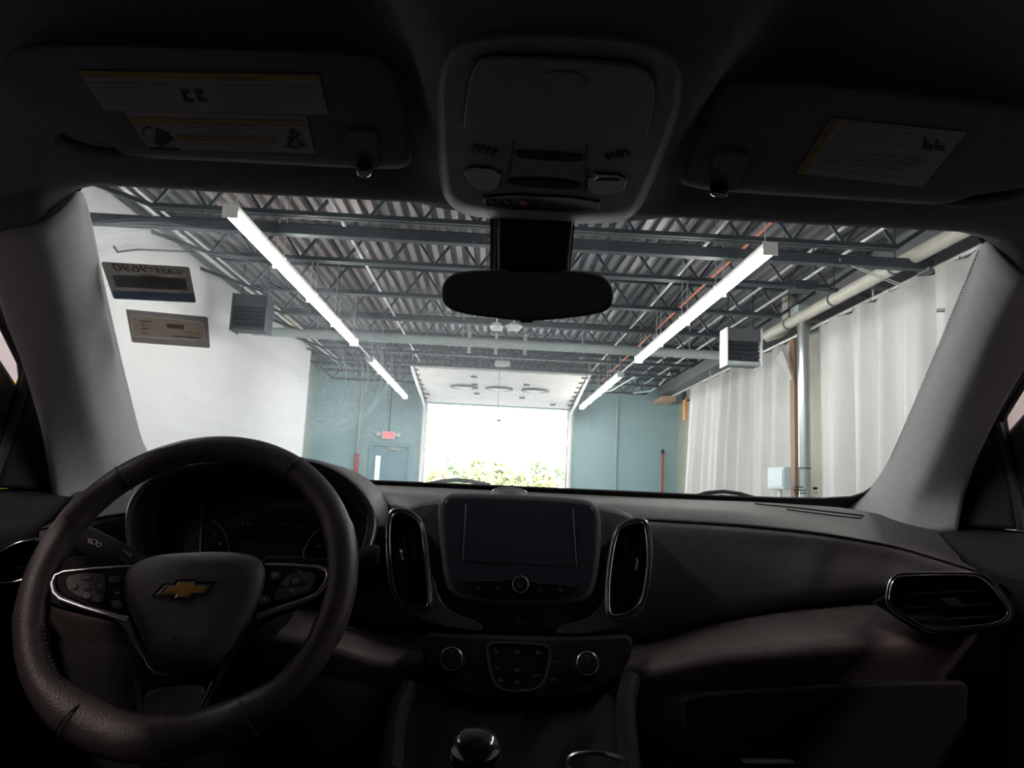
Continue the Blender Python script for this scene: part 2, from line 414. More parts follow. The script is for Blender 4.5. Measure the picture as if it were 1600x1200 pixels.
for s, X in ((-1, OX0 - .08), (1, OX1 + .08)):
    P = [(X, YB - .06, 0), (X, YB - .06, OZ - .25), (X, YB - .2, OZ - .02), (X, 15.1, zA + .03)]
    tk = thing('door_track', 'pale steel track along the %s edge of the raised overhead door' % side[s], 'door track', (X, YB - .06, 0), 'overhead door tracks')
    M('rail', tube(rnd(P, 2, False), .04, 6), m_wmet, tk)
    for i in range(7):
        y = 15.3 + i*.45; M('roller', box(X - s*.14 - .02, X - s*.02 + .02, y, y + .07, door_z(y) - .03, door_z(y) + .04), m_dgrey, tk)
    M('hanger', tube([(X, 15.3, zA), (X, 15.3, ZD)], .014, 6), m_cond, tk)
struct('trim_2', join(box(OX0 - .06, OX0, YB - .02, YB + .22, 0, OZ), box(OX1, OX1 + .06, YB - .02, YB + .22, 0, OZ)), m_wmet, 'white jambs of the overhead door opening')
op = thing('door_opener', 'white motor unit hanging in front of the raised overhead door', 'door opener', (atY(785, 567, 15.0).x, 15.0, 3.6))
q = atY(785, 569, 15.0)
M('motor', box(q.x - .16, q.x + .16, 14.85, 15.15, q.z - .06, q.z + .06), m_wmet, op, bevel=.02)
M('gearbox', join(box(q.x - .08, q.x + .08, 14.9, 15.1, q.z + .06, q.z + .25), box(q.x - .2, q.x - .15, 14.95, 15.05, q.z - .02, q.z + .03)), m_dgrey, op, bevel=.01)
M('strap', join(tube([(q.x - .1, 15, q.z + .05), (q.x - .1, 15, ZD)], .012, 6), tube([(q.x + .1, 15, q.z + .05), (q.x + .1, 15, ZD)], .012, 6)), m_cond, op)
M('pull_cord', tube([(q.x - .05, 15, q.z - .05), (q.x - .05, 15.0, atY(780, 655, 15).z)], .004, 5), m_black, op)
M('pull_knob', lathe(atY(779.5, 657, 15), (1, 0, 0), [(.012, -.05), (.02, -.03), (.02, .03), (.012, .05)], 10), m_black, op)
for cx, cy in ((733, 543), (775, 545), (820, 546)):
    p = atY(cx, cy, 13.4); tag(M('ceiling_strut', box(p.x - .03, p.x + .03, 13.35, 13.45, p.z - .1, ZD), m_wmet, bevel=.004), 'short white strut under the roof deck, %s of three' % {733: 'left', 775: 'middle', 820: 'right'}[cx], 'strut', 'white ceiling struts')
for i, (cx, cy) in enumerate(((776, 510), (803, 510))):
    p = atY(cx, cy, 10.2)
    f = thing('ceiling_fixture', ['round white ceiling fixture just below the mirror', 'oblong white ceiling fixture beside the round one below the mirror'][i], 'fixture', p)
    M('body', lathe(p, (0, 0, -1), [(.06, -.05), (.10 if i == 0 else .13, 0), (.09, .05), (.03, .06)], 16), m_wmet, f)
    M('stem', tube([p, (p.x, p.y, ZD)], .012, 6), m_wmet, f)
# walk door and exit sign
m_tdoor = mat('teal_door_paint', (.24, .42, .49), .5, var=.04, scale=2)
dr = struct('door_1', box(DX0 + .03, DX1 - .03, YB + .02, YB + .07, .01, DZ - .03), m_tdoor, 'closed teal walk door left of the overhead door')
M('door_frame', join(box(DX0 - .06, DX0 + .03, YB - .03, YB + .1, 0, DZ + .06), box(DX1 - .03, DX1 + .06, YB - .03, YB + .1, 0, DZ + .06), box(DX0 + .03, DX1 - .03, YB - .03, YB + .1, DZ - .03, DZ + .06)), m_tdoor, dr, sharp=0, bevel=.008)
p = atY(591, 712, YB); p2 = atY(591, 748, YB)
m_slit = mat('bright_window_pane', (.85, .95, .9), .3, emit=.75, var=0)  # emission stands in for daylight behind the pane
M('window_pane', box(p.x - .06, p.x + .06, YB + .012, YB + .03, 1.15, p.z), m_slit, dr, sharp=0)
M('window_bead', ring([(p.x - .09, YB + .005, 1.12), (p.x + .09, YB + .005, 1.12), (p.x + .09, YB + .005, p.z + .03), (p.x - .09, YB + .005, p.z + .03)], [(p.x - .06, YB + .005, 1.15), (p.x + .06, YB + .005, 1.15), (p.x + .06, YB + .005, p.z), (p.x - .06, YB + .005, p.z)], (0, .02, 0)), m_tdoor, dr, sharp=0)
p = atY(619, 702, YB)
M('door_closer', join(box(p.x - .16, p.x + .14, YB - .05, YB + .02, p.z - .03, p.z + .03), tube([(p.x + .05, YB - .04, p.z + .03), (p.x - .2, YB - .12, p.z + .07), (p.x - .3, YB, p.z + .08)], .012, 6)), m_gpipe, dr, bevel=.006)
M('door_handle', join(box(DX1 - .12, DX1 - .08, YB - .02, YB + .02, .95, 1.1), tube([(DX1 - .1, YB - .04, 1.02), (DX1 - .22, YB - .05, 1.02)], .012, 8)), m_cond, dr)
P_end = Plane((0, YB - .09, 0), (0, -1, 0))
p = atY(607, 680, YB - .06)
ex = thing('exit_sign', 'red and white exit sign with two lamp heads above the walk door', 'exit sign', (p.x, YB, p.z))
M('body', box(p.x - .17, p.x + .17, YB - .09, YB, p.z - .10, p.z + .10), m_wmet, ex, bevel=.012)
m_exit = mat('red_exit_face', (.85, .10, .13), .4, emit=.8, var=.02)
M('face', box(p.x - .135, p.x + .135, YB - .094, YB - .088, p.z - .08, p.z + .08), m_exit, ex, bevel=.003)
Pe = Plane((0, YB - .096, 0), (0, -1, 0))
text('lettering', 'EXIT', Pe, (602, 684), (612, 684.5), m_wmet, ex, h=.002)
for s in (-1, 1):
    c = Vector((p.x + s*.25, YB - .08, p.z + .02 - .0*s))
    M('lamp_head', lathe(c, (s*.3, -1, -.15), [(.03, -.05), (.06, 0), (.06, .03), (.05, .035)], 14), m_wmet, ex)
    M('lamp_arm', tube([(p.x + s*.16, YB - .05, p.z), c + Vector((0, .05, 0))], .014, 6), m_wmet, ex)
pipe('wall_conduit', [(p.x, YB - .03, p.z + .1), (p.x, YB - .03, ZD - .2)], .013, m_dgrey, 'thin dark conduit rising from the exit sign', 'conduit')
p = atY(558, 720, YB)
fx = thing('pipe_sleeve', 'red sleeve on the pale pipe beside the walk door', 'pipe', (p.x, YB - .1, 0))
M('red_sleeve', tube([(p.x, YB - .08, .6), (p.x, YB - .08, atY(559, 709, YB).z)], .055, 10), m_red, fx)
M('pipe_run', tube([(p.x, YB - .08, .6), (p.x, YB - .08, ZD - .35), (p.x + .15, YB - .3, ZD - .15)], .03, 10), m_gpipe, fx)
a = atY(965, 620, YB - .05); 
pipe('wall_conduit', [(a.x, YB - .05, 0), (a.x, YB - .05, a.z - .02), (a.x + .02, YB - .1, a.z + .06), (a.x + .55, YB - 1.5, 3.6), (a.x + .6, YB - 2.2, 3.66), (a.x + .75, YB - 2.6, 3.9)], .025, m_gpipe, 'pale conduit dropping down the teal wall right of the door opening', 'conduit')
a = atY(922, 615, YB - .05)
pipe('wall_conduit', [(a.x, YB - .05, 2.7), (a.x, YB - .05, a.z), (a.x + .3, YB - 1.6, 3.55), (a.x + .5, YB - 3.5, 3.62)], .02, m_gpipe, 'thin conduit beside the track right of the overhead door', 'conduit')
a = atY(1036, 702, YB - .15)
t = thing('red_standpipe', 'thin red pipe with black cap in the corner by the curtain', 'pipe', (a.x, YB - .12, 0))
M('run', tube([(a.x, YB - .12, 0), (a.x, YB - .12, a.z - .12)], .028, 10), m_red, t)
M('cap', lathe((a.x, YB - .12, a.z - .12), (0, 0, 1), [(.04, 0), (.045, .05), (.03, .12)], 10), m_black, t)
# hung unit heaters
def heater(cx, cy, Y, w_, h_, d_, label, white, sx):
    c = atY(cx, cy, Y); t = thing('unit_heater', label, 'heater', c)
    x0, x1, z0, z1 = c.x - w_/2, c.x + w_/2, c.z - h_/2, c.z + h_/2
    M('cabinet', join(box(x0, x1, Y + .12, Y + d_, z0, z1), box(x0, x1, Y, Y + .12, z1 - h_*.36, z1)), m_dgrey if sx > 0 else m_steel, t, bevel=.01)
    for xx in (x0 - .02, x1): M('side_panel', box(xx, xx + .02, Y - .02, Y + d_, z0 - .02, z1), white, t, bevel=.004)
    for i in range(5):
        z = z0 + .04 + i*h_*.62/5.2
        M('louver', obox((x0 + .01, Y + .07, z), (x1 - .01, Y + .07, z), .10, .012, (0, .5, 1)), m_steel, t, sharp=0)
    M('bottom_lip', box(x0, x1, Y, Y + .12, z0, z0 + .045), m_gpipe if sx > 0 else m_steel, t, bevel=.005)
    for xx in (x0 + .05, x1 - .05):
        M('hanger', tube([(xx, Y + d_/2, z1), (xx, Y + d_/2, ZD)], .01, 6), m_steel, t)
    return t
heater(1163, 541, 9.3, .45, .50, .28, 'grey unit heater hung beside the right curtain', m_wmet, 1)
heater(389, 487, 9.6, .44, .50, .3, 'dark unit heater hung against the white wall', m_steel, -1)
# right-hand curtain wall
CXR = 4.15; RZ = 3.42
t = thing('curtain_rail', 'long steel curtain rail along the right side of the garage', 'rail', (CXR, 6, RZ))
M('rail', tube([(CXR, -3, RZ), (CXR, 16.4, RZ)], .022, 10), m_cond, t)
for y in (5.2, 7.6, 9.2, 11.5, 13.5): M('bracket', join(tube([(CXR, y, RZ), (CXR, y, RZ + .12)], .012, 6), box(CXR - .02, CXR + .5, y - .02, y + .02, RZ + .1, RZ + .13)), m_cond, t)
m_curt = mat('white_curtain_cloth', (.66, .66, .65), .85, var=.04, scale=3, stretch=(1, 3, .3))
def curtain(y0, y1, label, amp, per, seed, z1=RZ - .03, xo=0.0, flare=0.0, m=m_curt, top=None):
    rg = random.Random(seed); n = int((y1 - y0)/.035) + 2; ph = [0]; rows = []
    for i in range(n): ph.append(ph[-1] + 2*math.pi*.035/(per*rg.uniform(.6, 1.5)))
    aa = [rg.uniform(.6, 1.2) for i in range(n)]
    for k in range(9):
        f = k/8; z = .03 + (z1 - .03)*f; r = []
        for i in range(n):
            y = y0 + (y1 - y0)*i/(n - 1)
            A = amp*aa[i//6]*(1 - .55*f**3)
            yy = y + (flare*(1 - f) if i > n*.7 else flare*(1 - f)*(i/(n*.7)))
            r.append(Vector((CXR + xo + A*math.sin(ph[i]) + .35*A*math.sin(ph[i]*2.3 + 1 + f*1.2), yy, z + (.008*math.sin(y*18) if k == 8 else 0))))
        rows.append(r)
    t = thing('curtain', label, 'curtain', (CXR + xo, (y0 + y1)/2, 0), 'white curtains on the right rail')
    M('cloth', loft(rows), m, t, sharp=180, solid=.004)
    y = y0 + .1
    while y < y1:
        M('hook', tube([(CXR + xo, y, z1 - .01), (CXR, y, RZ + .03)], .006, 5), m_dgrey, t, sharp=0); y += .38
yc0 = atX(1235, 650, CXR).y; yc1 = atX(1078, 640, CXR).y
curtain(yc0, yc1, 'white curtain hanging between the steel column and the teal end wall', .11, .62, 3, flare=.35)
yn = atX(1283, 650, CXR).y
curtain(yn - .52, yn, 'narrow plain white curtain panel beside the steel column', .025, .5, 5)
curtain(2.2, yn - .40, 'wide white curtain nearest the right windscreen pillar', .12, .55, 11, xo=-.03)
curtain(-3, 2.15, 'white curtain outside the passenger window', .07, .42, 13)
# folded flap of the far curtain
P = [atX(*q, CXR - .1) for q in ((1212, 560), (1222, 545), (1237, 590), (1236, 596), (1224, 575))]
tag(M('curtain_flap', prism(P, (.02, 0, 0)), m_curt, bevel=.004), 'folded beige corner flap of the far curtain by the steel column', 'curtain')
# column, boards, box
yc = atX(1256, 620, 4.05).y
t = thing('steel_column', 'shiny steel column standing between the white curtains', 'column', (4.05, yc, 0))
m_colm = mat('brushed_steel', (.50, .55, .56), .28, .8, var=.12, scale=3, stretch=(1, 1, .15))
M('shaft', tube([(4.05, yc, 0), (4.05, yc, 3.62)], .075, 16), m_colm, t)
M('collar', tube([(4.05, yc, 1.55), (4.05, yc, 1.57)], .08, 16), m_dgrey, t)
M('head_plate', box(3.93, 4.17, yc - .12, yc + .12, 3.62, 3.72), m_gpipe, t, bevel=.006)
M('base_plate', box(3.91, 4.19, yc - .14, yc + .14, 0, .02), m_dgrey, t)
yb_ = atX(1244, 620, 4.18).y
tag(M('timber_post', box(4.14, 4.24, yb_ - .03, yb_ + .12, 0, 3.42), m_wood, bevel=.006), 'brown timber post directly behind the steel column', 'post')
tag(M('plywood_panel', box(4.46, 4.50, yb_ - .3, yb_ + .8, 0, 3.4), m_wood), 'brown plywood panel seen in the gap behind the steel column', 'panel')
tag(M('wall_strip', box(4.30, 4.34, yc - .65, yc + .52, 0, 3.4), m_cream), 'cream strip of wall right of the steel column', 'panel')
a = atX(1206, 731, 3.88); b = atX(1232, 765, 3.88)
t = thing('switch_box', 'pale blue-white electrical box in front of the far curtain', 'electrical box', (3.86, (a.y + b.y)/2, b.z))
m_sbox = mat('pale_blue_enamel', (.52, .60, .64), .45, var=.03)
M('body', box(3.82, 3.92, b.y, a.y, b.z, a.z), m_sbox, t, bevel=.01); M('cover', box(3.81, 3.82, b.y + .03, a.y - .03, b.z + .03, a.z - .03), m_sbox, t, bevel=.003)
M('stand', tube([(3.88, (a.y + b.y)/2, 0), (3.88, (a.y + b.y)/2, b.z)], .03, 10), m_wmet, t)
a = atX(1045, 623, 4.35)
tag(M('timber_block', box(4.18, 4.52, a.y - .06, YB, a.z - .05, a.z + .06), m_lwood, bevel=.006), 'light timber block at the far end of the curtain rail', 'timber')
a = atX(1072, 640, 4.45)
t = thing('orange_strap', 'orange panel with a black clamp hung beside the far curtain', 'strap', a)
M('panel', box(4.40, 4.44, a.y - .12, a.y + .1, a.z - .25, a.z + .25), mat('orange_plastic', (.80, .35, .10), .5), t, bevel=.005)
M('bracket', box(4.42, 4.86, a.y - .04, a.y + .04, a.z + .2, a.z + .24), m_dgrey, t)
M('clamp', lathe((4.38, a.y, a.z + .33), (1, 0, 0), [(.04, -.03), (.11, -.03), (.11, .04), (.04, .04)], 16), m_black, t)
# dark conduit with a box at joist level on the right
a = atY(1253, 449, 8.0); b = atY(1352, 457, 8.0)
t = thing('junction_conduit', 'dark conduit with junction box bending down toward the curtain rail', 'conduit', a)
M('run', tube([(2.55, 7.95, a.z), a, (b.x - .1, 8.0, a.z - .02), (b.x, 7.98, a.z - .06), (b.x + .05, 7.96, a.z - .25)], .025, 8), m_steel, t)
M('junction_box', box(a.x - .13, a.x + .13, 7.9, 8.1, a.z - .05, a.z + .06), m_steel, t, bevel=.006)
# cable against the white wall, left
P = [atX(x, y, -3.87) for x, y in ((178, 385), (184, 394), (190, 393), (215, 390), (290, 393), (330, 395))]
tag(M('wall_cable', tube(P, .012, 6), m_dgrey), 'thin grey cable stapled along the white wall', 'cable')
P = [(-3.8, y, 3.9 - .05*math.sin(y*.9)) for y in [2 + .4*i for i in range(32)]]
tag(M('yellow_cable', tube(P, .014, 6), mat('yellow_cable', (.45, .36, .12), .6)), 'dull yellow cable running along the top of the white wall', 'cable')
for i, dz in ((0, 0), (1, .03)):
    a = atY(1311, 404 + i*3, 6.55); b = atX(1432, 453 + i*4, 4.15)
    tag(M('hanging_wire', tube([a, a.lerp(b, .5) + Vector((0, 0, -.01)), b], .006, 5), m_wmet), ['upper', 'lower'][i] + ' of two thin pale wires slanting down to the curtain rail', 'wire', 'pale wires by the rail')
# yellow post beside the driver window
a = atX(4, 640, -2.2)
t = thing('yellow_post', 'yellow perforated post beside the driver side window', 'post', (a.x, a.y, 0))
m_yel = mat('yellow_paint', (.75, .62, .04), .5, var=.12, scale=30)
M('shaft', box(a.x - .09, a.x + .09, a.y - .06, a.y + .06, 0, atX(4, 606, -2.2).z), m_yel, t, bevel=.01)
M('cap', box(a.x - .1, a.x + .1, a.y - .07, a.y + .07, atX(4, 606, -2.2).z, atX(4, 606, -2.2).z + .03), m_yel, t, bevel=.008)
# ------------------------------------------------------------------ trees in the yard
m_bark = mat('grey_brown_bark', (.20, .16, .12), .8, var=.3, scale=20)
def tree(cx, cy, Y, wpx, hpx, m, label, seed, n=900, kind='tree'):
    rg = random.Random(seed); k = Y/F
    top = atY(cx, cy, Y); rx = wpx*k/2; hz = hpx*k
    c = Vector((top.x, Y, top.z - hz/2))
    t = thing(kind, label, kind, (top.x, Y, 0), 'trees beyond the yard')
    M('trunk', tube([(top.x, Y, -.06), (top.x + .1, Y, c.z*.6), (top.x, Y, max(1.0, top.z - hz*.3))], [.22*rx/2, .15*rx/2, .05], 8), m_bark, t)
    V, Fc = [], []
    lobes = [(Vector((rg.uniform(-.6, .6)*rx, rg.uniform(-.5, .5)*rx, rg.uniform(-.35, .33)*hz)), rg.uniform(.28, .5)) for _ in range(14)]
    for i in range(n):
        lc, lr = rg.choice(lobes)
        d = Vector((rg.gauss(0, 1), rg.gauss(0, 1), rg.gauss(0, 1))).normalized()*rg.uniform(.5, 1)**.5
        p = c + lc + Vector((d.x*rx*lr, d.y*rx*lr, d.z*hz*lr*.8))
        a = Vector((rg.gauss(0, 1), rg.gauss(0, 1), rg.gauss(0, 1))).normalized(); b = a.orthogonal().normalized(); s = rg.uniform(.16, .34)
        o = len(V); V += [p + a*s, p + b*s*.6, p - a*s, p - b*s*.6]; Fc.append((o, o + 1, o + 2, o + 3))
    M('foliage', (V, Fc), m, t, sharp=0, fix=False)
def leafm(name, c, c2):
    m = mat(name, c, .6, var=.3, scale=.8, c2=c2); return m
lf1 = leafm('yellow_green_leaves', (.42, .44, .20), (.58, .58, .28))
lf2 = leafm('fresh_green_leaves', (.32, .42, .24), (.48, .55, .34))
tree(772, 716, 52, 78, 50, lf1, 'tall yellow-green tree in the middle of the door opening', 1, 1500)
tree(838, 721, 50, 52, 45, lf2, 'green tree right of the tallest one in the door opening', 2, 1000)
tree(706, 723, 48, 36, 42, lf2, 'small green tree toward the left of the door opening', 3, 800)
tree(870, 734, 55, 34, 30, lf2, 'small green tree by the right jamb of the door opening', 4, 600)
for i, (x, y, w_) in enumerate(((684, 740, 40), (725, 735, 46), (752, 736, 40), (805, 738, 46), (850, 742, 50))):
    tree(x, y, 44 + 5*(i % 2), w_, 30, lf1, ['leftmost low yellow bush in the door opening', 'low yellow bush below the small green tree', 'low yellow bush left of the tallest tree trunk', 'low yellow bush between the two taller trees', 'rightmost low yellow bush in the door opening'][i], 20 + i, 600, 'bush')
# ================================================================== CAR
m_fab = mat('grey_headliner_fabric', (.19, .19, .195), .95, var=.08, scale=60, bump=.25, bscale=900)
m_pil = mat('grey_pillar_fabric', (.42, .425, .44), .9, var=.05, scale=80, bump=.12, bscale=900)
m_vis = mat('visor_fabric', (.105, .105, .11), .95, var=.08, scale=60, bump=.2, bscale=900)
m_dash = mat('black_dash_plastic', (.085, .077, .077), .55, var=.15, scale=80, bump=.25, bscale=700)
m_pad = mat('brown_black_soft_pad', (.125, .10, .098), .55, var=.15, scale=80, bump=.2, bscale=700)
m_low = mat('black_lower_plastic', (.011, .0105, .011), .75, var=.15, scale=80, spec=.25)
m_leath = mat('black_leather', (.055, .045, .045), .40, var=.2, scale=40, bump=.3, bscale=500)
m_bag = mat('black_airbag_cover', (.060, .052, .052), .5, var=.1, scale=60, bump=.3, bscale=800)
m_gloss = mat('gloss_black', (.012, .013, .016), .14, var=.1, coat=.3)
m_scr = mat('screen_glass', (.034, .041, .054), .25, var=.05)
m_chr = mat('chrome', (.75, .75, .76), .16, 1.0, var=.04)
m_sat = mat('satin_chrome', (.55, .55, .56), .3, 1.0, var=.05)
m_dchr = mat('dark_satin_chrome', (.18, .18, .185), .26, 1.0, var=.05)
m_ink = mat('light_print', (.5, .5, .5), .6, var=0)
m_dim = mat('dim_print', (.16, .16, .17), .6, var=0)
m_gold = mat('gold_emblem', (.55, .30, .06), .35, .6, var=.15, scale=200)
m_lbl = mat('white_label', (.24, .24, .25), .7, var=.04)
m_lye = mat('yellow_label_band', (.26, .20, .05), .7, var=.04)
m_lbk = mat('label_ink', (.02, .02, .02), .7, var=0)
m_con = mat('console_plastic', (.18, .18, .185), .6, var=.06, scale=80)
# ------------------------------------------------------------------ windscreen
WS = Plane((0, .80, 1.475), Vector((0, -.32, -.62)))
WS_out = [(123, 306), (130, 290), (150, 283), (400, 299), (650, 311), (840, 323), (1020, 333), (1300, 347), (1490, 356), (1525, 364), (1536, 385), (1500, 478), (1440, 618), (1387, 735), (1358, 766), (1320, 778),
          (1180, 776), (900, 763), (565, 749), (380, 741), (250, 729), (228, 716), (214, 690), (180, 560), (150, 435)]
def glass_mat():
    m = bpy.data.materials.new('dusty_glass_painted_haze'); m.use_nodes = True; nt = m.node_tree; N = nt.nodes; Lk = nt.links
    N.clear(); out = N.new('ShaderNodeOutputMaterial')
    tr = N.new('ShaderNodeBsdfTransparent'); tr.inputs[0].default_value = (.975, .985, .99, 1)
    df = N.new('ShaderNodeBsdfTranslucent'); df.inputs[0].default_value = (.85, .93, 1.0, 1)
    gl = N.new('ShaderNodeBsdfGlossy'); gl.inputs['Roughness'].default_value = .02
    tc = N.new('ShaderNodeTexCoord')
    def math_(op, a, b=None, c=None):
        n = N.new('ShaderNodeMath'); n.operation = op; n.use_clamp = False
        for i, v in enumerate((a, b, c)):
            if v is None: continue
            if isinstance(v, (int, float)): n.inputs[i].default_value = v
            else: Lk.new(v, n.inputs[i])
        return n.outputs[0]
    def noise(scale, detail=2, vec=None):
        n = N.new('ShaderNodeTexNoise'); n.inputs['Scale'].default_value = scale; n.inputs['Detail'].default_value = detail
        Lk.new(vec or tc.outputs['Object'], n.inputs['Vector']); return n.outputs['Fac']
    def sm(x, a, b):
        n = N.new('ShaderNodeMapRange'); n.interpolation_type = 'SMOOTHSTEP'; n.inputs[1].default_value = a; n.inputs[2].default_value = b
        Lk.new(x, n.inputs[0]); return n.outputs[0]
    def dist(p):
        n = N.new('ShaderNodeVectorMath'); n.operation = 'DISTANCE'; Lk.new(tc.outputs['Object'], n.inputs[0]); n.inputs[1].default_value = p; return n.outputs['Value']
    # dried wiper sweep on the driver side
    pv = WS.at(335, 560); r0 = (WS.at(602, 560) - pv).length
    dd = dist(tuple(pv))
    cb = N.new('ShaderNodeCombineXYZ'); Lk.new(math_('MULTIPLY', dd, 420), cb.inputs[0])
    sp = N.new('ShaderNodeSeparateXYZ'); Lk.new(tc.outputs['Object'], sp.inputs[0])
    Lk.new(math_('MULTIPLY', math_('ADD', sp.outputs[0], sp.outputs[2]), 9), cb.inputs[1])
    scr = noise(1.0, 3, cb.outputs[0])
    band = math_('MULTIPLY', sm(dd, r0 - .16, r0 - .005), math_('SUBTRACT', 1.0, sm(dd, r0 - .004, r0 + .012)))
    swipe = math_('MULTIPLY', math_('MULTIPLY', band, sm(scr, .40, .75)), .35)
    # grime specks, painted haze and smears
    spk = math_('MULTIPLY', sm(noise(330, 1), .64, .72), sm(noise(9, 2), .46, .66))
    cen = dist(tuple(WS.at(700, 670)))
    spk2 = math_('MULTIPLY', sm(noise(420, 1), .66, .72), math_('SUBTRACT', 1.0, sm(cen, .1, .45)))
    haze = math_('MULTIPLY', math_('SUBTRACT', 1.0, sm(cen, .04, .46)), .20)  # pale glow around the far door, painted into the glass as haze
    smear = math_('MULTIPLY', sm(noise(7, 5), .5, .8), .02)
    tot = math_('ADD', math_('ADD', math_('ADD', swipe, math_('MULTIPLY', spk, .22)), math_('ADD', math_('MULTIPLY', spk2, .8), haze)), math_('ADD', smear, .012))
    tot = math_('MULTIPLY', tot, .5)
    mx = N.new('ShaderNodeMixShader'); Lk.new(tot, mx.inputs[0]); Lk.new(tr.outputs[0], mx.inputs[1]); Lk.new(df.outputs[0], mx.inputs[2])
    m2 = N.new('ShaderNodeMixShader'); m2.inputs[0].default_value = .015; Lk.new(mx.outputs[0], m2.inputs[1]); Lk.new(gl.outputs[0], m2.inputs[2])
    Lk.new(m2.outputs[0], out.inputs[0]); return m
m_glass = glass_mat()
glo = rnd2(offs(WS_out, 26), 1)
ws = struct('window_1', prism(WS.pts(glo, -.006), WS.n*-.005), m_glass, 'dusty windscreen of the car with wiper smears and a painted haze', sharp=0)
n_ = len(rnd2(WS_out, 1))
M('frit_band', ring(WS.pts(offs(rnd2(WS_out, 1), 25), -.004), WS.pts(rnd2(WS_out, 1), -.004), WS.n*.003), m_black, ws, sharp=0)
# row of black frit dots along the top and right edges
dots = []
def dot_row(a, b, n, off):
    for i in range(n):
        x = a[0] + (b[0] - a[0])*(i + .5)/n; y = a[1] + (b[1] - a[1])*(i + .5)/n
        c = WS.at(x + off[0], y + off[1], -.003); s = WS.n.orthogonal().normalized(); t_ = WS.n.cross(s)
        V = [c + (s*math.cos(k*math.pi/3) + t_*math.sin(k*math.pi/3))*.0013 for k in range(6)]; dots.append((V, [tuple(range(6))]))
for off in (0, 4):
    dot_row((160, 285 + off), (650, 312 + off), 110, (0, 0)); dot_row((1020, 334 + off), (1490, 357 + off), 105, (0, 0))
    dot_row((1534 - off, 390), (1388 - off, 735), 90, (0, 0)); dot_row((125 + off, 310), (213 + off, 690), 90, (0, 0))
tag(M('frit_dots', join(*dots), m_black, ws, sharp=0, fix=False), kind='stuff')
# ------------------------------------------------------------------ headliner
glt = {}
def glass_top(X):                                             # top edge of the opening as a curve over X
    L = [WS.at(x, y) for x, y in ((110, 283), (150, 283), (400, 299), (650, 311), (840, 323), (1020, 333), (1300, 347), (1490, 356), (1540, 362))]
    if X <= L[0].x: return L[0]
    for a, b in zip(L, L[1:]):
        if a.x <= X <= b.x: return a.lerp(b, (X - a.x)/(b.x - a.x))
    return L[-1]
def sstep(a, b, x):
    t = min(1, max(0, (x - a)/(b - a))); return t*t*(3 - 2*t)
rows = []
xs = [-.74 + 1.48*i/74 for i in range(75)]
ys = [-1.7, -1.2, -.7, -.3, 0, .1, .2, .26, .3, .34, .38, .42, .46, .5, .54, .58, .62, .66, .69, .72, .74, .76, .775, .787, .795]
for y in ys:
    r = []
    for x in xs:
        g = glass_top(max(-.545, min(.545, x)))
        yy = y if y < .6 else .6 + (y - .6)*(g.y - .6)/(.795 - .6)
        f = sstep(.60, .795, y)
        z = 1.515 - .006*abs(x) - .05*(x/.74)**2
        z = z + (g.z - .004 - z)*sstep(.68, .77, y)
        z -= .011*sstep(.70, .75, y)*(1 - sstep(.768, .795, y))
        c = 1 - sstep(.112, .150, abs(x - .004 - .05*max(0, .6 - y)*0))
        cy = sstep(.36, .45, y)
        z = min(z, z*(1 - c*cy) + (1.462 + .004*(y > .76))*c*cy)
        # raised rail towards the doors
        z -= .10*sstep(.50, .74, abs(x))
        r.append(Vector((x, yy, z)))
    rows.append(r)
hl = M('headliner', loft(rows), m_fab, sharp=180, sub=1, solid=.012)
for s, A_, B_, C_ in ((-1, ((140, 262, .785), (60, 255, .752), (-60, 250, .725)), ((126, 282, .797), (62, 305, .764), (-50, 318, .748)), ((119, 296, .802), (58, 356, .760), (-30, 382, .778))),
                    (1, ((1510, 340, .785), (1590, 330, .752), (1700, 320, .725)), ((1531, 358, .797), (1602, 385, .764), (1690, 380, .748)), ((1541, 374, .802), (1603, 440, .760), (1672, 434, .778)))):
    rw = [resample([atY(*q) for q in L], 9) for L in (A_, B_, C_)]
    rw.append([p + Vector((s*.01, .02, .004)) for p in rw[-1]])
    M('corner_flare', loft(rw), m_fab, hl, sharp=180, sub=1)
tag(hl, 'dark grey fabric headliner moulded around the overhead console', 'headliner')
# ------------------------------------------------------------------ pillars
def Wp(x, y, dY): 
    p = WS.at(x, y, .004); return p if dY == 0 else atY(x, y, p.y + dY)
def side_x(p, X, s): return Vector((s*X, p.y, p.z))
def pillar(name, s, glassL, crest, outer, label):
    n = 16
    G = resample([Wp(x, y, .004) for x, y in glassL], n)
    C = resample([atY(x, y, Y) for x, y, Y in crest], n)
    O = resample([atY(x, y, Y) for x, y, Y in outer], n)
    rows = [[g + Vector((s*.004, .02, 0)) for g in G], G]
    for a in (.25, .55, .8): rows.append([g.lerp(c, a) + Vector((-s*.012*math.sin(a*math.pi), -.006*math.sin(a*math.pi), 0)) for g, c in zip(G, C)])
    rows.append(C)
    for a in (.2, .5, .8): rows.append([c.lerp(o, a) + Vector((0, -.01*math.sin(a*math.pi), 0)) for c, o in zip(C, O)])
    rows.append(O); rows.append([o + Vector((0, .07, 0)) for o in O])
    t = thing(name, label, 'pillar trim', C[-1], 'windscreen pillar trims')
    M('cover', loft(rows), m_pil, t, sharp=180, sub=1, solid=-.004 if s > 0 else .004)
    return t, G, C, O
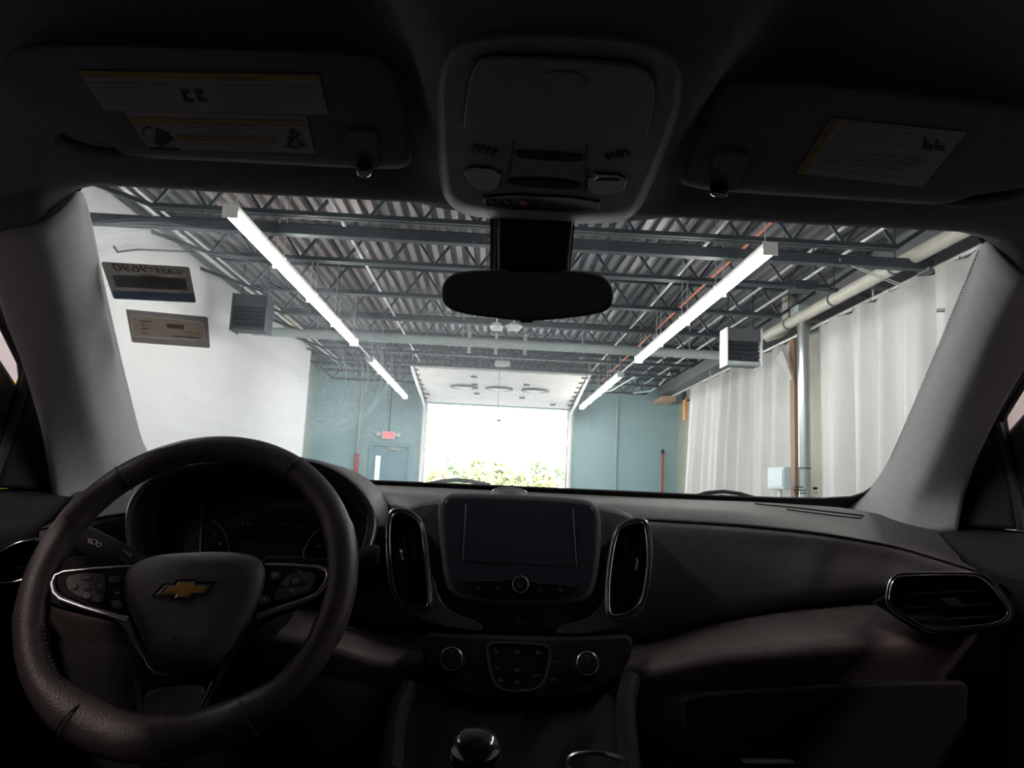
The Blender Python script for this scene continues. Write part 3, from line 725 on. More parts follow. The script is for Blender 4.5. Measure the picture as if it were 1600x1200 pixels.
plL, GL, CL, OL = pillar('pillar_trim', -1, [(119, 294), (123, 306), (150, 435), (180, 560), (214, 690), (232, 722), (262, 752)],
    [(56, 352, .765), (62, 360, .775), (95, 470, .87), (130, 600, 1.00), (158, 700, 1.13), (166, 760, 1.21), (168, 800, 1.24)],
    [(-28, 376, .785), (-22, 386, .795), (0, 490, .885), (33, 572, .95), (58, 660, 1.03), (74, 760, 1.11), (80, 800, 1.13)], 'grey fabric covered windscreen pillar on the driver side')
plR, GR, CR, OR = pillar('pillar_trim', 1, [(1540, 374), (1536, 385), (1500, 478), (1440, 618), (1387, 735), (1358, 770), (1320, 800)],
    [(1602, 436, .765), (1596, 444, .775), (1548, 530, .87), (1488, 650, 1.00), (1448, 740, 1.11), (1420, 790, 1.19), (1400, 835, 1.23)],
    [(1668, 426, .785), (1662, 436, .795), (1612, 570, .90), (1568, 645, .97), (1532, 720, 1.05), (1514, 780, 1.10), (1507, 835, 1.12)], 'grey fabric covered windscreen pillar on the passenger side')
# ------------------------------------------------------------------ doors with windows, cabin shell
def car_door(s, label, wname, wlabel, winpx, belt_px):
    t = thing('door_lining', label, 'door lining', (s*.76, .3, .3))
    X = s*.735
    # window opening outline on the door plane, front corner taken from the photograph
    fr = [atX(x, y, X) for x, y in winpx]                     # front edge from top to bottom
    belt = fr[-1].z
    top = 1.40
    # front sail piece between pillar and window
    sail = [fr[0] + Vector((0, .06, .05)), fr[0], *fr[1:], Vector((X, fr[-1].y + .35, belt - .01)), Vector((X, fr[-1].y + .36, belt + .05))]
    M('sail_panel', prism([p + Vector((-s*.012, 0, 0)) for p in sail], (s*.03, 0, 0)), m_low, t, bevel=.006)
    M('upper_trim', loft([[Vector((s*(.70 + .0*k), y, belt - .015 + .004)) for y in (-.6, 0, .5, 1.0, 1.25)], [Vector((s*.755, y, belt + .0)) for y in (-.6, 0, .5, 1.0, 1.25)]]) if False else
      prism([Vector((s*.66, -.6, belt - .05)), Vector((s*.69, -.6, belt - .012)), Vector((s*.76, -.6, belt)), Vector((s*.76, -.6, belt - .12)), Vector((s*.66, -.6, belt - .12))], (0, 1.8, 0)), m_low, t, bevel=.012, segs=3)
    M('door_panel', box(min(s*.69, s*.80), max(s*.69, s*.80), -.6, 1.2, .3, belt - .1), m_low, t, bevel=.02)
    M('armrest', box(min(s*.60, s*.70), max(s*.60, s*.70), -.4, .55, .72, .80), m_leath, t, bevel=.03, segs=3)
    ft = fr[0]
    M('window_frame', tube(rnd([(X, -.55, belt), (X, -.55, 1.40), (X, ft.y - .28, 1.42), ft + Vector((0, -.0, .0)), *fr[1:]], 1, False), .007, 8), m_black, t)
    V = [Vector((X + s*.01, -.55, belt)), Vector((X + s*.01, -.55, 1.42)), Vector((X + s*.01, ft.y - .28, 1.43))] + [p + Vector((s*.01, .01, 0)) for p in fr]
    g = struct(wname, prism(V, (s*.004, 0, 0)), m_side, wlabel, sharp=0)
    return t
def plain_glass(name, tint, haze):
    m = bpy.data.materials.new(name); m.use_nodes = True; nt = m.node_tree; N = nt.nodes; N.clear()
    out = N.new('ShaderNodeOutputMaterial'); tr = N.new('ShaderNodeBsdfTransparent'); tr.inputs[0].default_value = (*tint, 1)
    tl = N.new('ShaderNodeBsdfTranslucent'); no = N.new('ShaderNodeTexNoise'); no.inputs['Scale'].default_value = 8
    mm = N.new('ShaderNodeMath'); mm.operation = 'MULTIPLY'; mm.inputs[1].default_value = haze*2; nt.links.new(no.outputs['Fac'], mm.inputs[0])
    mx = N.new('ShaderNodeMixShader'); nt.links.new(mm.outputs[0], mx.inputs[0]); nt.links.new(tr.outputs[0], mx.inputs[1]); nt.links.new(tl.outputs[0], mx.inputs[2])
    nt.links.new(mx.outputs[0], out.inputs[0]); return m
m_side = plain_glass('side_window_glass', (1.0, .90, .91), .01)
car_door(-1, 'black driver door trim beside the steering wheel', 'window_2', 'driver side window at the left edge of the view', [(-40, 430), (4, 492), (42, 570), (44, 590), (14, 690), (-14, 762)], None)
car_door(1, 'black passenger door trim right of the dashboard', 'window_3', 'passenger side window at the right edge of the view', [(1674, 466), (1618, 556), (1559, 652), (1562, 672), (1586, 770), (1596, 828)], None)
# door mirror glimpsed through the passenger window
p = atX(1598, 735, .95)
t = thing('door_mirror', 'black door mirror outside the passenger window', 'door mirror', p)
M('shell', lathe(p + Vector((.11, -.02, -.10)), (0, -1, 0), [(.02, -.10), (.08, -.06), (.10, 0), (.085, .03)], 20), m_gloss, t)
M('arm', tube([p + Vector((.06, .0, -.13)), p + Vector((-.10, .05, -.16))], .03, 8), m_black, t)
m_shell = mat('dark_cabin_trim', (.03, .03, .032), .8, var=.1)
m_rear = plain_glass('tinted_rear_glass', (.45, .42, .42), .01)
cab = thing('cabin_shell', 'dark shell enclosing the car cabin behind the windscreen', 'car shell', (0, -1, .3))
M('roof_panel', box(-.78, .78, -1.75, .74, 1.535, 1.56), m_shell, cab)
M('rear_bulkhead', join(box(-.80, .80, -1.8, -1.72, .3, .98), box(-.80, .80, -1.8, -1.72, 1.42, 1.56), box(-.80, -.56, -1.8, -1.72, .98, 1.42), box(.56, .80, -1.8, -1.72, .98, 1.42)), m_shell, cab, sharp=0)
M('rear_glass', box(-.56, .56, -1.77, -1.765, .98, 1.42), m_rear, cab, sharp=0)
for s in (-1, 1):
    xa, xb = min(s*.745, s*.80), max(s*.745, s*.80)
    M('rear_side_panel', join(box(xa, xb, -1.75, -.56, .3, 1.02), box(xa, xb, -1.75, -.56, 1.42, 1.54), box(xa, xb, -.66, -.56, 1.02, 1.42), box(xa, xb, -1.75, -1.62, 1.02, 1.42)), m_shell, cab, sharp=0)
    M('rear_side_glass', box(xa + .02, xb - .02, -1.62, -.66, 1.02, 1.42), m_rear, cab, sharp=0)
    M('roof_rail', box(min(s*.70, s*.79), max(s*.70, s*.79), -1.75, .70, 1.40, 1.55), m_shell, cab, bevel=.01)
    M('roof_rail_front', obox((s*.745, .66, 1.47), (s*.80, 1.25, 1.12), .05, .09), m_shell, cab, bevel=.01)
M('cabin_floor', box(-.80, .80, -1.75, 1.5, .25, .30), m_shell, cab)
M('firewall', box(-.80, .80, 1.47, 1.50, .25, 1.10), m_shell, cab)
bn = [[Vector((x, y, z - .10*(x/.85)**2)) for x in (-.85, -.6, -.3, 0, .3, .6, .85)] for y, z in ((1.48, 1.07), (1.7, 1.075), (2.1, 1.05), (2.4, .98), (2.5, .85), (2.52, .3))]
tag(M('car_hood', loft(bn), mat('dark_car_paint', (.02, .022, .025), .2, .3, coat=1), sharp=180, sub=1, solid=.01), 'dark painted hood of the car beyond the windscreen', 'car hood')
# front seats behind the viewpoint
def seat(s, label):
    t = thing('car_seat', label, 'car seat', (s*.37, -.5, .3), 'front seats')
    M('cushion', box(s*.37 - .25, s*.37 + .25, -.45, .10, .52, .66), m_leath, t, bevel=.06, segs=3)
    M('backrest', prism([(s*.37 - .25, -.36, .62), (s*.37 - .25, -.52, .62), (s*.37 - .25, -.78, 1.24), (s*.37 - .25, -.66, 1.26)], (.5, 0, 0)), m_leath, t, bevel=.05, segs=3)
    M('headrest', box(s*.37 - .13, s*.37 + .13, -.80, -.70, 1.28, 1.44), m_leath, t, bevel=.04, segs=3)
    M('seat_base', box(s*.37 - .2, s*.37 + .2, -.45, .05, .3, .53), m_shell, t)

# ------------------------------------------------------------------ wipers
def wiper(L, label):
    P = [WS.at(x, y, -.03) for x, y in L]
    t = thing('wiper_arm', label, 'wiper', P[0], 'windscreen wipers')
    M('arm', tube(P, .006, 8, flat=(WS.n, .6)), mat('grey_wiper', (.06, .06, .065), .4), t); M('blade', tube([p + Vector((0, .01, -.012)) for p in P], .006, 6), m_black, t)
wiper([(668, 757), (690, 752), (712, 750), (735, 752), (765, 758)], 'grey wiper arm tip rising in front of the trees')
wiper([(1085, 776), (1105, 770), (1130, 768), (1155, 771), (1175, 777)], 'dark wiper arm tip in front of the far curtain')
# ------------------------------------------------------------------ dashboard
def row(L, yo=0, dY=0, n=22):
    R_ = [atY(x, y + yo, Y + dY) for x, y, Y in L]; R_[0].x = 0.0
    R_ = resample(R_, n); out = [Vector((-p.x, p.y, p.z)) for p in R_[:0:-1]] + R_
    for p in out:                                              # recess for the instrument cluster
        k = sstep(-.575, -.535, p.x)*(1 - sstep(-.205, -.165, p.x))*sstep(.985, 1.01, p.z)
        if p.y < 1.15: p.y += (1.15 - p.y)*k
    return out
R0 = [(830, 769, 1.43), (1000, 777, 1.43), (1180, 784, 1.42), (1320, 793, 1.36), (1462, 820, 1.18)]
R0b = [(830, 774, 1.34), (1000, 781, 1.34), (1180, 788, 1.33), (1320, 804, 1.27), (1466, 836, 1.14)]
R1 = [(830, 783, 1.11), (1000, 789, 1.11), (1150, 798, 1.10), (1280, 818, 1.09), (1380, 843, 1.06), (1500, 872, 1.02)]
R2 = [(830, 806, 1.04), (1000, 812, 1.04), (1150, 821, 1.04), (1280, 834, 1.03), (1400, 854, 1.01), (1530, 894, .96)]
R3 = [(830, 1000, 1.02), (1005, 1005, 1.02), (1100, 975, 1.01), (1230, 952, .99), (1350, 941, .98), (1570, 930, .97)]
R4 = [(830, 1060, .96), (1000, 1064, .93), (1100, 1042, .89), (1250, 1032, .88), (1400, 1020, .90), (1500, 1010, .93), (1590, 990, .95)]
R5 = [(830, 1085, .98), (1000, 1095, .93), (1100, 1078, .895), (1300, 1066, .89), (1400, 1064, .91), (1575, 1058, .95)]
R6 = [(830, 1270, .97), (1000, 1290, .90), (1400, 1330, .88), (1570, 1330, .87)]
db = thing('dashboard', 'black moulded dashboard running across the car', 'dashboard', (0, 1.0, .8))
M('top_pad', loft([row(R0), row(R0b), row(R1, -2, .02), row(R1), row(R1, 5, -.025), row(R2, -3), row(R2), row(R2, 2, .012)]), m_dash, db, sharp=180, sub=1)
M('front_pad', loft([row(R2, 0, .012), row(R2, 2, -.002), row(R2, 8, -.008), row(R2, 30, -.012), row([(x, y - 25, Y) for x, y, Y in R3], 0, -.01), row(R3, -6, -.002), row(R3, 0, .012)]), m_dash, db, sharp=180, sub=1)
M('lower_shelf', loft([row(R3, 0, .012), row(R3, 3, 0), row(R3, 10, -.02), row(R4, -30, .01), row(R4, -6, .0), row(R4, 6, .006), row(R5, 0, .02)]), m_pad, db, sharp=180, sub=1)
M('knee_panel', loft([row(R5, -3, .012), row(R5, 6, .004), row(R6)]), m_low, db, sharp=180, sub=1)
# glove box door
gb = [(1062, 1090), (1100, 1080), (1250, 1070), (1400, 1063), (1498, 1062), (1508, 1070), (1500, 1240), (1075, 1240)]
GP = Plane((.35, .885, .8), (-.03, -1, .05))
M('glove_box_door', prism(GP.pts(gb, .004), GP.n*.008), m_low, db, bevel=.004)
M('glove_box_latch', prism(GP.pts([(1155, 1184), (1235, 1184), (1240, 1192), (1160, 1192)], .012), GP.n*.012), m_dash, db, bevel=.003)
# speaker grille outline on the dash top, right
M('dash_seam', tube([atY(x, y, Y) + Vector((0, 0, .001)) for x, y, Y in ((1180, 788, 1.34), (1250, 795, 1.25), (1350, 807, 1.2), (1345, 811, 1.17), (1300, 806, 1.2), (1230, 797, 1.25))], .0015, 6), m_black, db)
# centre stack
def circ(c, n, r, k=32):
    s = n.orthogonal().normalized(); t_ = n.cross(s); return [c + (s*math.cos(2*math.pi*i/k) + t_*math.sin(2*math.pi*i/k))*r for i in range(k)]
CP = Plane((0, .955, .98), (0, -.95, .31))
cs = [(655, 985), (700, 990), (760, 990), (870, 994), (950, 992), (985, 988), (992, 1010), (975, 1050), (948, 1078), (900, 1094), (800, 1100), (720, 1090), (685, 1070), (660, 1035)]
HV = Plane((0, .925, .945), (0, -.93, .36))
hv = thing('climate_panel', 'black climate control panel with two ringed dials', 'control panel', HV.at(810, 1090))
M('panel', prism(HV.pts(rnd2(cs, 2), .0), HV.n*-.03), m_low, hv, bevel=.006)
tr_ = [(761, 1018), (763, 1008), (775, 1005), (844, 1008), (857, 1013), (859, 1027), (852, 1062), (840, 1077), (810, 1080), (782, 1077), (770, 1064)]
trr = rnd2(tr_, 2)
M('button_pad', prism(HV.pts(trr, .0), HV.n*.004), m_gloss, hv, bevel=.002)
M('pad_rim', ring(HV.pts(offs(trr, 2.2), .0), HV.pts(offs(trr, -.6), .0), HV.n*.006), m_sat, hv, sharp=30)
for cx, cy, lb in ((706, 1034, 'left'), (914, 1041, 'right')):
    c, r = disc(HV, (cx, cy), 17, 0)
    kb = M('dial', lathe(c, HV.n, [(r*1.25, 0), (r*1.2, .006), (r*.92, .007), (r*.88, .024), (r*.7, .026)], 32), m_low, hv)
    M('dial_ring', tube(circ(c + HV.n*.0245, HV.n, r*.95), r*.07, 8, closed=True), m_sat, kb)
    M('dial_mark', prism([c + HV.n*.0262 + q for q in (Vector((-.003, 0, .004)), Vector((.003, 0, .004)), Vector((.003, 0, .010)), Vector((-.003, 0, .010)))], HV.n*.0006), m_dim, kb, sharp=0)
for s_, a, b in (('A/C', (864, 1037), (877, 1037.5)), ('SYNC', (858, 1064), (872, 1064.5)), ('AUTO', (830, 1057), (844, 1057.5)), ('MAX', (745, 1035), (754, 1035.3)), ('REAR', (748, 1063), (758, 1063.4))):
    text('print', s_, HV, a, b, m_dim, hv, h=.0052)
def arcpts(pl, c, rpx, a0, a1, n, h): return [pl.at(c[0] + rpx*math.cos(math.radians(a0 + (a1 - a0)*i/n)), c[1] + rpx*math.sin(math.radians(a0 + (a1 - a0)*i/n)), h) for i in range(n + 1)]
for cx, cy in ((777, 1017), (809, 1017), (842, 1019), (778, 1042), (809, 1046), (782, 1062), (809, 1065)):
    M('icon', join(tube(arcpts(HV, (cx, cy), 3.0, 0, 250, 8, .0055), .0004, 5), tube([HV.at(cx - 4, cy + 3, .0055), HV.at(cx + 1, cy - 1, .0055)], .0004, 5)), m_dim, hv)
for cx, cy in ((749, 1024), (754, 1053), (728, 1061), (889, 1066)):
    M('icon', join(tube(arcpts(HV, (cx, cy), 3.5, 180, 360, 8, .001), .0004, 5), tube([HV.at(cx - 2, cy + 2, .001), HV.at(cx + 2, cy + 2, .001)], .0004, 5)), m_dim, hv)
# hazard switch
SP = Plane((0, .985, 1.08), (0, -.975, .22))
hz = thing('hazard_switch', 'black hazard switch with red triangle below the screen', 'switch', SP.at(811, 975))
M('button', prism(SP.pts(rnd2([(772, 955), (852, 958), (842, 980), (782, 978)], 1), -.004), SP.n*.006), m_low, hv if False else hz, bevel=.002)
M('red_triangle', tube([SP.at(x, y, .003) for x, y in ((811, 965), (817, 975), (804, 974.5))], .0006, 6, closed=True), m_red, hz)
# stack body behind screen and vents
M('centre_fascia', prism(SP.pts(rnd2([(600, 800), (690, 772), (935, 784), (1015, 812), (1020, 930), (985, 985), (860, 992), (760, 990), (650, 980), (606, 930)], 2), -.022), SP.n*-.05), m_dash, db, bevel=.008)
# tunnel
tn = thing('centre_console', 'black centre console between the front seats', 'console', (0, .5, .3))
M('tunnel', loft([[Vector((-.17, y, .3)), Vector((-.15, y, z - .02)), Vector((-.12, y, z)), Vector((.12, y, z)), Vector((.15, y, z - .02)), Vector((.17, y, .3))] for y, z in ((-.5, .80), (.45, .80), (.70, .80), (.86, .84), (.93, .90))]), m_low, tn, sharp=40)
for s, L in ((-1, ((640, 1075, .90), (618, 1120, .86), (612, 1210, .80))), (1, ((985, 1060, .90), (975, 1110, .86), (985, 1210, .80)))):
    M('side_bolster', tube(rnd([atY(*q) for q in L], 2, False), [.012, .012], 10), m_low, tn)
c = atY(935, 1195, .74)
M('cup_holder_rim', tube([c + Vector((.032*math.cos(a), .032*math.sin(a), .0)) for a in [i*math.pi/12 for i in range(24)]], .0025, 8, closed=True), m_dchr, tn)
c = atY(742, 1168, .72)
sh = thing('gear_shifter', 'dark gear shifter knob with chrome band', 'gear shifter', (c.x, c.y, .8))
M('knob', lathe(c, (0, -.35, 1), [(.014, -.030), (.021, -.020), (.026, -.006), (.0255, .004), (.020, .011), (.012, .0145), (.004, .0155)], 28), m_gloss, sh)
M('chrome_band', lathe(c, (0, -.35, 1), [(.0215, -.020), (.0255, -.012), (.0268, -.006), (.026, -.004)], 28), m_dchr, sh)
M('stalk', tube([c + Vector((0, .01, -.03)), (c.x, c.y + .03, .78)], .012, 12), m_black, sh)
M('boot', lathe((c.x, c.y + .03, .79), (0, 0, 1), [(.05, 0), (.045, .015), (.02, .04)], 20), m_leath, sh)
# ------------------------------------------------------------------ infotainment
io = [(683, 794), (687, 781), (696, 772), (712, 768), (849, 773.5), (913, 778), (930, 785), (938, 797), (941, 827), (938, 878), (930, 922), (916, 939), (882, 947), (798, 947), (731, 942), (705, 930), (695, 912), (688, 861)]
it = thing('infotainment_unit', 'dark infotainment unit standing proud at the dashboard centre', 'screen unit', SP.at(812, 945))
ior = rnd2(io, 2)
M('bezel', prism(SP.pts(ior, .012), SP.n*-.06), m_dash, it, bevel=.006, segs=3)
M('inner_panel', prism(SP.pts(offs(ior, -9), .0112), SP.n*.0016), m_scr, it, bevel=.0012)
sc_ = [(728, 787), (895, 794.6), (901, 885), (723, 877)]
M('screen', prism(SP.pts(sc_, .0128), SP.n*.0006), m_scr, it, sharp=0)
for a, b in (((728, 787), (723, 877)), ((895, 794.6), (901, 885))): M('screen_edge', obox(SP.at(*a, .0136), SP.at(*b, .0136), .0014, .0012, SP.n), m_sat if False else m_con, it, bevel=.0004)
bb = rnd2([(719, 907), (790, 908), (812, 902), (836, 911), (904, 915), (899, 922), (874, 930), (812, 936), (756, 929.6), (726, 920)], 1)
M('button_bar', prism(SP.pts(bb, .0128), SP.n*.003), m_gloss, it, bevel=.001)
M('bar_edge', tube(SP.pts(bb, .0158), .0005, 6, closed=True), m_dchr, it)
c, r = disc(SP, (812.5, 914), 12.5, .013)
kn = M('volume_knob', lathe(c, SP.n, [(r*1.05, 0), (r, .004), (r*.92, .012), (r*.8, .0125)], 28), m_gloss, it)
M('knob_ring', tube([c + SP.n*.0115 + (SP.n.orthogonal().normalized()*math.cos(a) + SP.n.cross(SP.n.orthogonal().normalized())*math.sin(a))*r*.97 for a in [i*math.pi/14 for i in range(28)]], .0007, 6, closed=True), m_sat, kn)
M('power_icon', join(tube(arcpts(SP, (812.5, 914), 3, -60, 240, 10, .0262), .0003, 5), tube([SP.at(812.5, 911, .0262), SP.at(812.5, 914, .0262)], .0003, 5)), m_dim, kn)
text('print', '|<<', SP, (776, 921), (783, 921.3), m_dim, it, h=.0162); text('print', '>>|', SP, (840, 924), (847, 924.3), m_dim, it, h=.0162)
M('icon', tube([SP.at(x, y, .0162) for x, y in ((745, 918), (747, 915), (749.5, 918), (749, 920), (745.5, 920))], .0003, 5, closed=True), m_dim, it)
M('icon', tube(rnd([SP.at(x, y, .0162) for x, y in ((874, 918), (875, 922), (879, 924))], 1, False), .0006, 5), m_dim, it)
# sensor dome on the dash top
c = atY(796, 771, 1.26)
t = thing('dash_sensor', 'small domed light sensor with a pale rim on the dash top', 'sensor', c)
M('dome', lathe(c + Vector((0, 0, -.006)), (0, 0, 1), [(.034, 0), (.033, .004), (.024, .012), (.008, .0145)], 24), m_dash, t)
M('rim', tube([c + Vector((.030*math.cos(a), -.004, .002 + .008*math.sin(a))) for a in [math.pi*i/10 for i in range(11)]], .0012, 6), m_sat, t)
# ------------------------------------------------------------------ centre vents
def vent(pl, inner, tail, slats, tabp, label, band=8, tabv=True, name='air_vent', hole=.03, chrome=m_dchr):
    t = thing(name, label, 'air vent', pl.at(*inner[0]), 'dashboard air vents')
    q = rnd2(inner, 2)
    M('surround', ring(pl.pts(offs(q, band), .0), pl.pts(q, .0), pl.n*.010), chrome, t, bevel=.003)
    M('chrome_edge', tube(pl.pts(offs(q, .8), .0105), .0011, 8, closed=True), m_chr, t)
    M('outer_edge', tube(pl.pts(offs(q, band - 1.5), .0085), .0012, 8, closed=True), m_sat, t)
    M('duct', (lambda A, B: (A + B, [(i, (i + 1) % len(A), len(A) + (i + 1) % len(A), len(A) + i) for i in range(len(A))] + [tuple(len(A) + i for i in range(len(A)))]))(pl.pts(q, .002), pl.pts(q, -hole)), m_black, t, sharp=0)
    if tail: M('wing', prism(pl.pts(rnd2(tail, 1), -.002), pl.n*.009), mat('dark_grey_wing', (.10, .10, .105), .35, .3, var=.05), t, bevel=.003)
    for a, b in slats: M('slat', obox(pl.at(*a, -.006), pl.at(*b, -.006), .0025, .014, pl.n), m_low, t, bevel=.001)
    return t
vl = vent(SP, [(615, 802), (636, 803), (652, 815), (659, 831), (662, 862), (667, 908), (669, 941), (666, 949), (650, 947), (634, 942), (623, 933), (616.5, 916), (612, 881), (610, 844), (611, 817)],
     [(671, 905), (678, 899), (685, 932), (700, 952), (722, 964), (744, 970), (752, 977), (755, 987), (733, 985.5), (700, 981), (667, 971.6), (640, 958), (625, 946), (650, 953), (672, 954)],
     [((621, 806), (632, 938)), ((630, 806), (640, 943)), ((646, 812), (654, 945))], None, 'chrome edged tall air vent left of the centre screen')
M('tab', obox(SP.at(626, 859, .002), SP.at(628.5, 876, .002), .003, .006, SP.n), m_chr, vl, bevel=.0006)
vr = vent(SP, [(972, 825), (985, 819), (1001, 818), (1007, 823), (1010, 845), (1011, 867), (1008.5, 900), (1003, 931), (992, 949.5), (977, 959), (959, 961), (953.5, 958), (952, 937), (953.5, 900), (959, 860), (964.5, 836)],
     [(949, 900), (944, 930), (935, 950), (920, 965), (900, 972), (880, 975), (870, 982), (866, 990), (905, 991), (945, 984), (975, 973), (995, 960), (985, 966), (956, 968), (949, 945)],
     [((976, 828), (967, 957)), ((991, 824), (981, 955)), ((1003, 822), (994, 945))], None, 'chrome edged tall air vent right of the centre screen')
M('tab', obox(SP.at(995, 873, .002), SP.at(993.5, 893, .002), .003, .006, SP.n), m_chr, vr, bevel=.0006)
VP_ = Plane(atY(1480, 940, .905), (-.22, -.96, .12))
vo = vent(VP_, [(1391, 927), (1394, 913), (1400, 904), (1411, 900.5), (1517, 899), (1535, 904), (1555, 924), (1572, 950), (1574, 963), (1555, 974), (1510, 978.5), (1465, 984), (1450, 982), (1420, 965), (1395, 949), (1390, 939)], None,
     [((1400, 929), (1530, 923)), ((1402, 951), (1555, 943)), ((1430, 971), (1560, 962))], None, 'chrome edged wide air vent at the passenger end of the dashboard', band=7, hole=.05, chrome=m_low)
vtab = M('tab', prism(VP_.pts([(1462, 935), (1488, 934), (1500, 948), (1478, 950)], .002), VP_.n*.014), m_low, vo, bevel=.002)
M('wing', prism(VP_.pts([(1362, 941), (1386, 928), (1386, 946), (1420, 974), (1448, 991), (1440, 992)], -.004), VP_.n*.009), m_low, vo, bevel=.002)
VL = Plane(atY(30, 875, .93), (.22, -.96, .12))
vent(VL, [(-30, 905), (-20, 880), (20, 850), (55, 843), (66, 850), (64, 885), (40, 905), (0, 912)], None, [((-20, 880), (60, 868)), ((-20, 895), (60, 884))], None, 'chrome edged air vent left of the steering wheel', band=5, hole=.04, chrome=m_low)
# ------------------------------------------------------------------ instrument cluster
KP = Plane((-.36, 1.08, 1.09), (0, -.97, .24))
HP = Plane((-.36, .985, 1.1), (0, -.99, .14))
cl = thing('instrument_cluster', 'hooded instrument cluster behind the steering wheel', 'instrument cluster', KP.at(390, 900))
hood = [(206, 880), (199, 840), (198, 800), (212, 768), (250, 738), (320, 722), (400, 715), (470, 717), (520, 731), (560, 760), (586, 796), (588, 825), (576, 868), (560, 895), (400, 905), (240, 900)]
ho = rnd2(hood, 2)
A = HP.pts(ho, .0); B = HP.pts(offs(ho, -3), .004); back = KP.pts(offs(ho, -24), .0)
M('hood', loft([[p + Vector((0, .16, -.005)) for p in HP.pts(offs(ho, 6), 0)], [p + Vector((0, .01, 0)) for p in HP.pts(offs(ho, 5), 0)], HP.pts(offs(ho, 3), .004), HP.pts(offs(ho, -4), .003), back], closed=True), m_dash, cl, sharp=40)
M('hood_trim', tube(HP.pts([q for q in ho], .004), .0022, 8, closed=True, flat=(HP.n, 1.2)), m_sat, cl)
M('inner_trim', tube(HP.pts(offs(ho, -12), -.03), .0012, 8, closed=True), m_dchr, cl)
M('face', prism(KP.pts(offs(ho, -22), .0), KP.n*-.01), m_gloss, cl)
M('info_display', prism(KP.pts([(372, 846), (476, 850), (472, 880), (370, 878)], .001), KP.n*.002), m_scr, cl, sharp=0)
M('gauge_rim', tube(KP.pts([(330, 813), (340, 818), (350, 830), (356, 845), (358, 862), (357, 880)], .006), .0013, 8), m_sat, cl)
M('gauge_rim', tube(KP.pts([(505, 824), (492, 832), (482, 845), (475, 860), (473, 880)], .006), .0012, 8), m_sat, cl)
M('panel_edge', tube(rnd(KP.pts([(330, 813), (345, 804), (370, 798), (400, 796), (440, 796), (470, 799), (488, 804)], .005), 1, False), .0008, 6), m_dchr, cl)
M('gauge_divider', tube(KP.pts([(317, 780), (315, 820), (313, 840), (312, 862)], .005), [.0006, .0012, .0022, .0014], 6), m_sat, cl)
for s_, a, b in (('E', (378, 822), (381, 822)), ('F', (408, 823), (411, 823)), ('C', (434, 824), (438, 824)), ('H', (464, 825), (468.5, 825)), ('5', (333, 838), (337, 838)), ('6', (342, 852), (346, 852)), ('40', (493, 856), (501, 856.5))):
    text('numeral', s_, KP, a, b, m_ink, cl, h=.003)
for a, b in (((385, 815), (395, 820)), ((436, 815), (449, 821))): M('needle', obox(KP.at(*a, .004), KP.at(*b, .004), .0012, .0008, KP.n), m_ink, cl, sharp=0)
for cx, cy in ((394, 831), (450, 834)): M('icon', tube(arcpts(KP, (cx, cy), 3, 0, 300, 8, .003), .0006, 5), m_dim, cl)
for x, y in ((389, 804), (398, 803.5), (407, 806), (444, 807), (454, 806), (463, 808), (339, 831), (347, 840), (351, 857)): M('tick', obox(KP.at(x, y, .003), KP.at(x + .6, y + 3, .003), .0007, .0005, KP.n), m_dim, cl, sharp=0)
# chrome strip left of the cluster
tag(M('dash_accent', prism([atY(*q, 1.0) for q in ((160, 848), (197, 852), (202, 872), (190, 864))], (0, .01, 0)), m_sat, bevel=.002), 'small satin chrome accent behind the turn signal stalk', 'trim')
# ------------------------------------------------------------------ steering wheel
TAU = math.radians(25); WC = Vector((-.372, .84, 1.028)); RW = .1680
wn = Vector((0, -math.cos(TAU), math.sin(TAU))); wx = Vector((1, 0, 0)); wy = Vector((0, math.sin(TAU), math.cos(TAU)))
SWP = Plane(WC, wn)
def W3(x, y, z=0): return WC + wx*x + wy*y + wn*z
sw = thing('steering_wheel', 'black leather three-spoke steering wheel with chrome accents', 'steering wheel', WC)
V, Fc = [], []; nu, nv = 120, 20
for i in range(nu):
    a = 2*math.pi*i/nu; up = math.sin(a); bot = sstep(.62, .95, -up); tp = sstep(.5, 1, up)
    grip = math.exp(-((abs(math.cos(a)) - .93)/.12)**2)*(1 if -.35 < up < .45 else 0)
    rr = .0165 + .004*bot + .0015*grip; rz = .0150 + .001*bot
    for j in range(nv):
        b = 2*math.pi*j/nv
        rad = RW - .003*bot + rr*math.cos(b)*(1.0 + .25*(math.cos(b) < 0)*bot); V.append(W3(rad*math.cos(a), rad*math.sin(a), rz*math.sin(b)))
for i in range(nu):
    for j in range(nv): Fc.append((i*nv + j, ((i + 1) % nu)*nv + j, ((i + 1) % nu)*nv + (j + 1) % nv, i*nv + (j + 1) % nv))
rim = M('rim', (V, Fc), m_leath, sw, sharp=180)
def wl(px, py, h=0):
    d = SWP.at(px, py, h) - WC; return d.dot(wx), d.dot(wy)
for px, py in ((187, 738), (462, 732), (103, 1140), (392, 1128)):
    x, y = wl(px, py); a = math.atan2(y, x)
    P = []
    big = .0167 + (.0035 if y < -.1 else 0)
    for j in range(20):
        b = 2*math.pi*j/20; rad = RW + big*math.cos(b); P.append(W3(rad*math.cos(a), rad*math.sin(a), (big - .001)*math.sin(b)))
    M('seam', tube(P, .0012, 6, closed=True), m_black, rim)
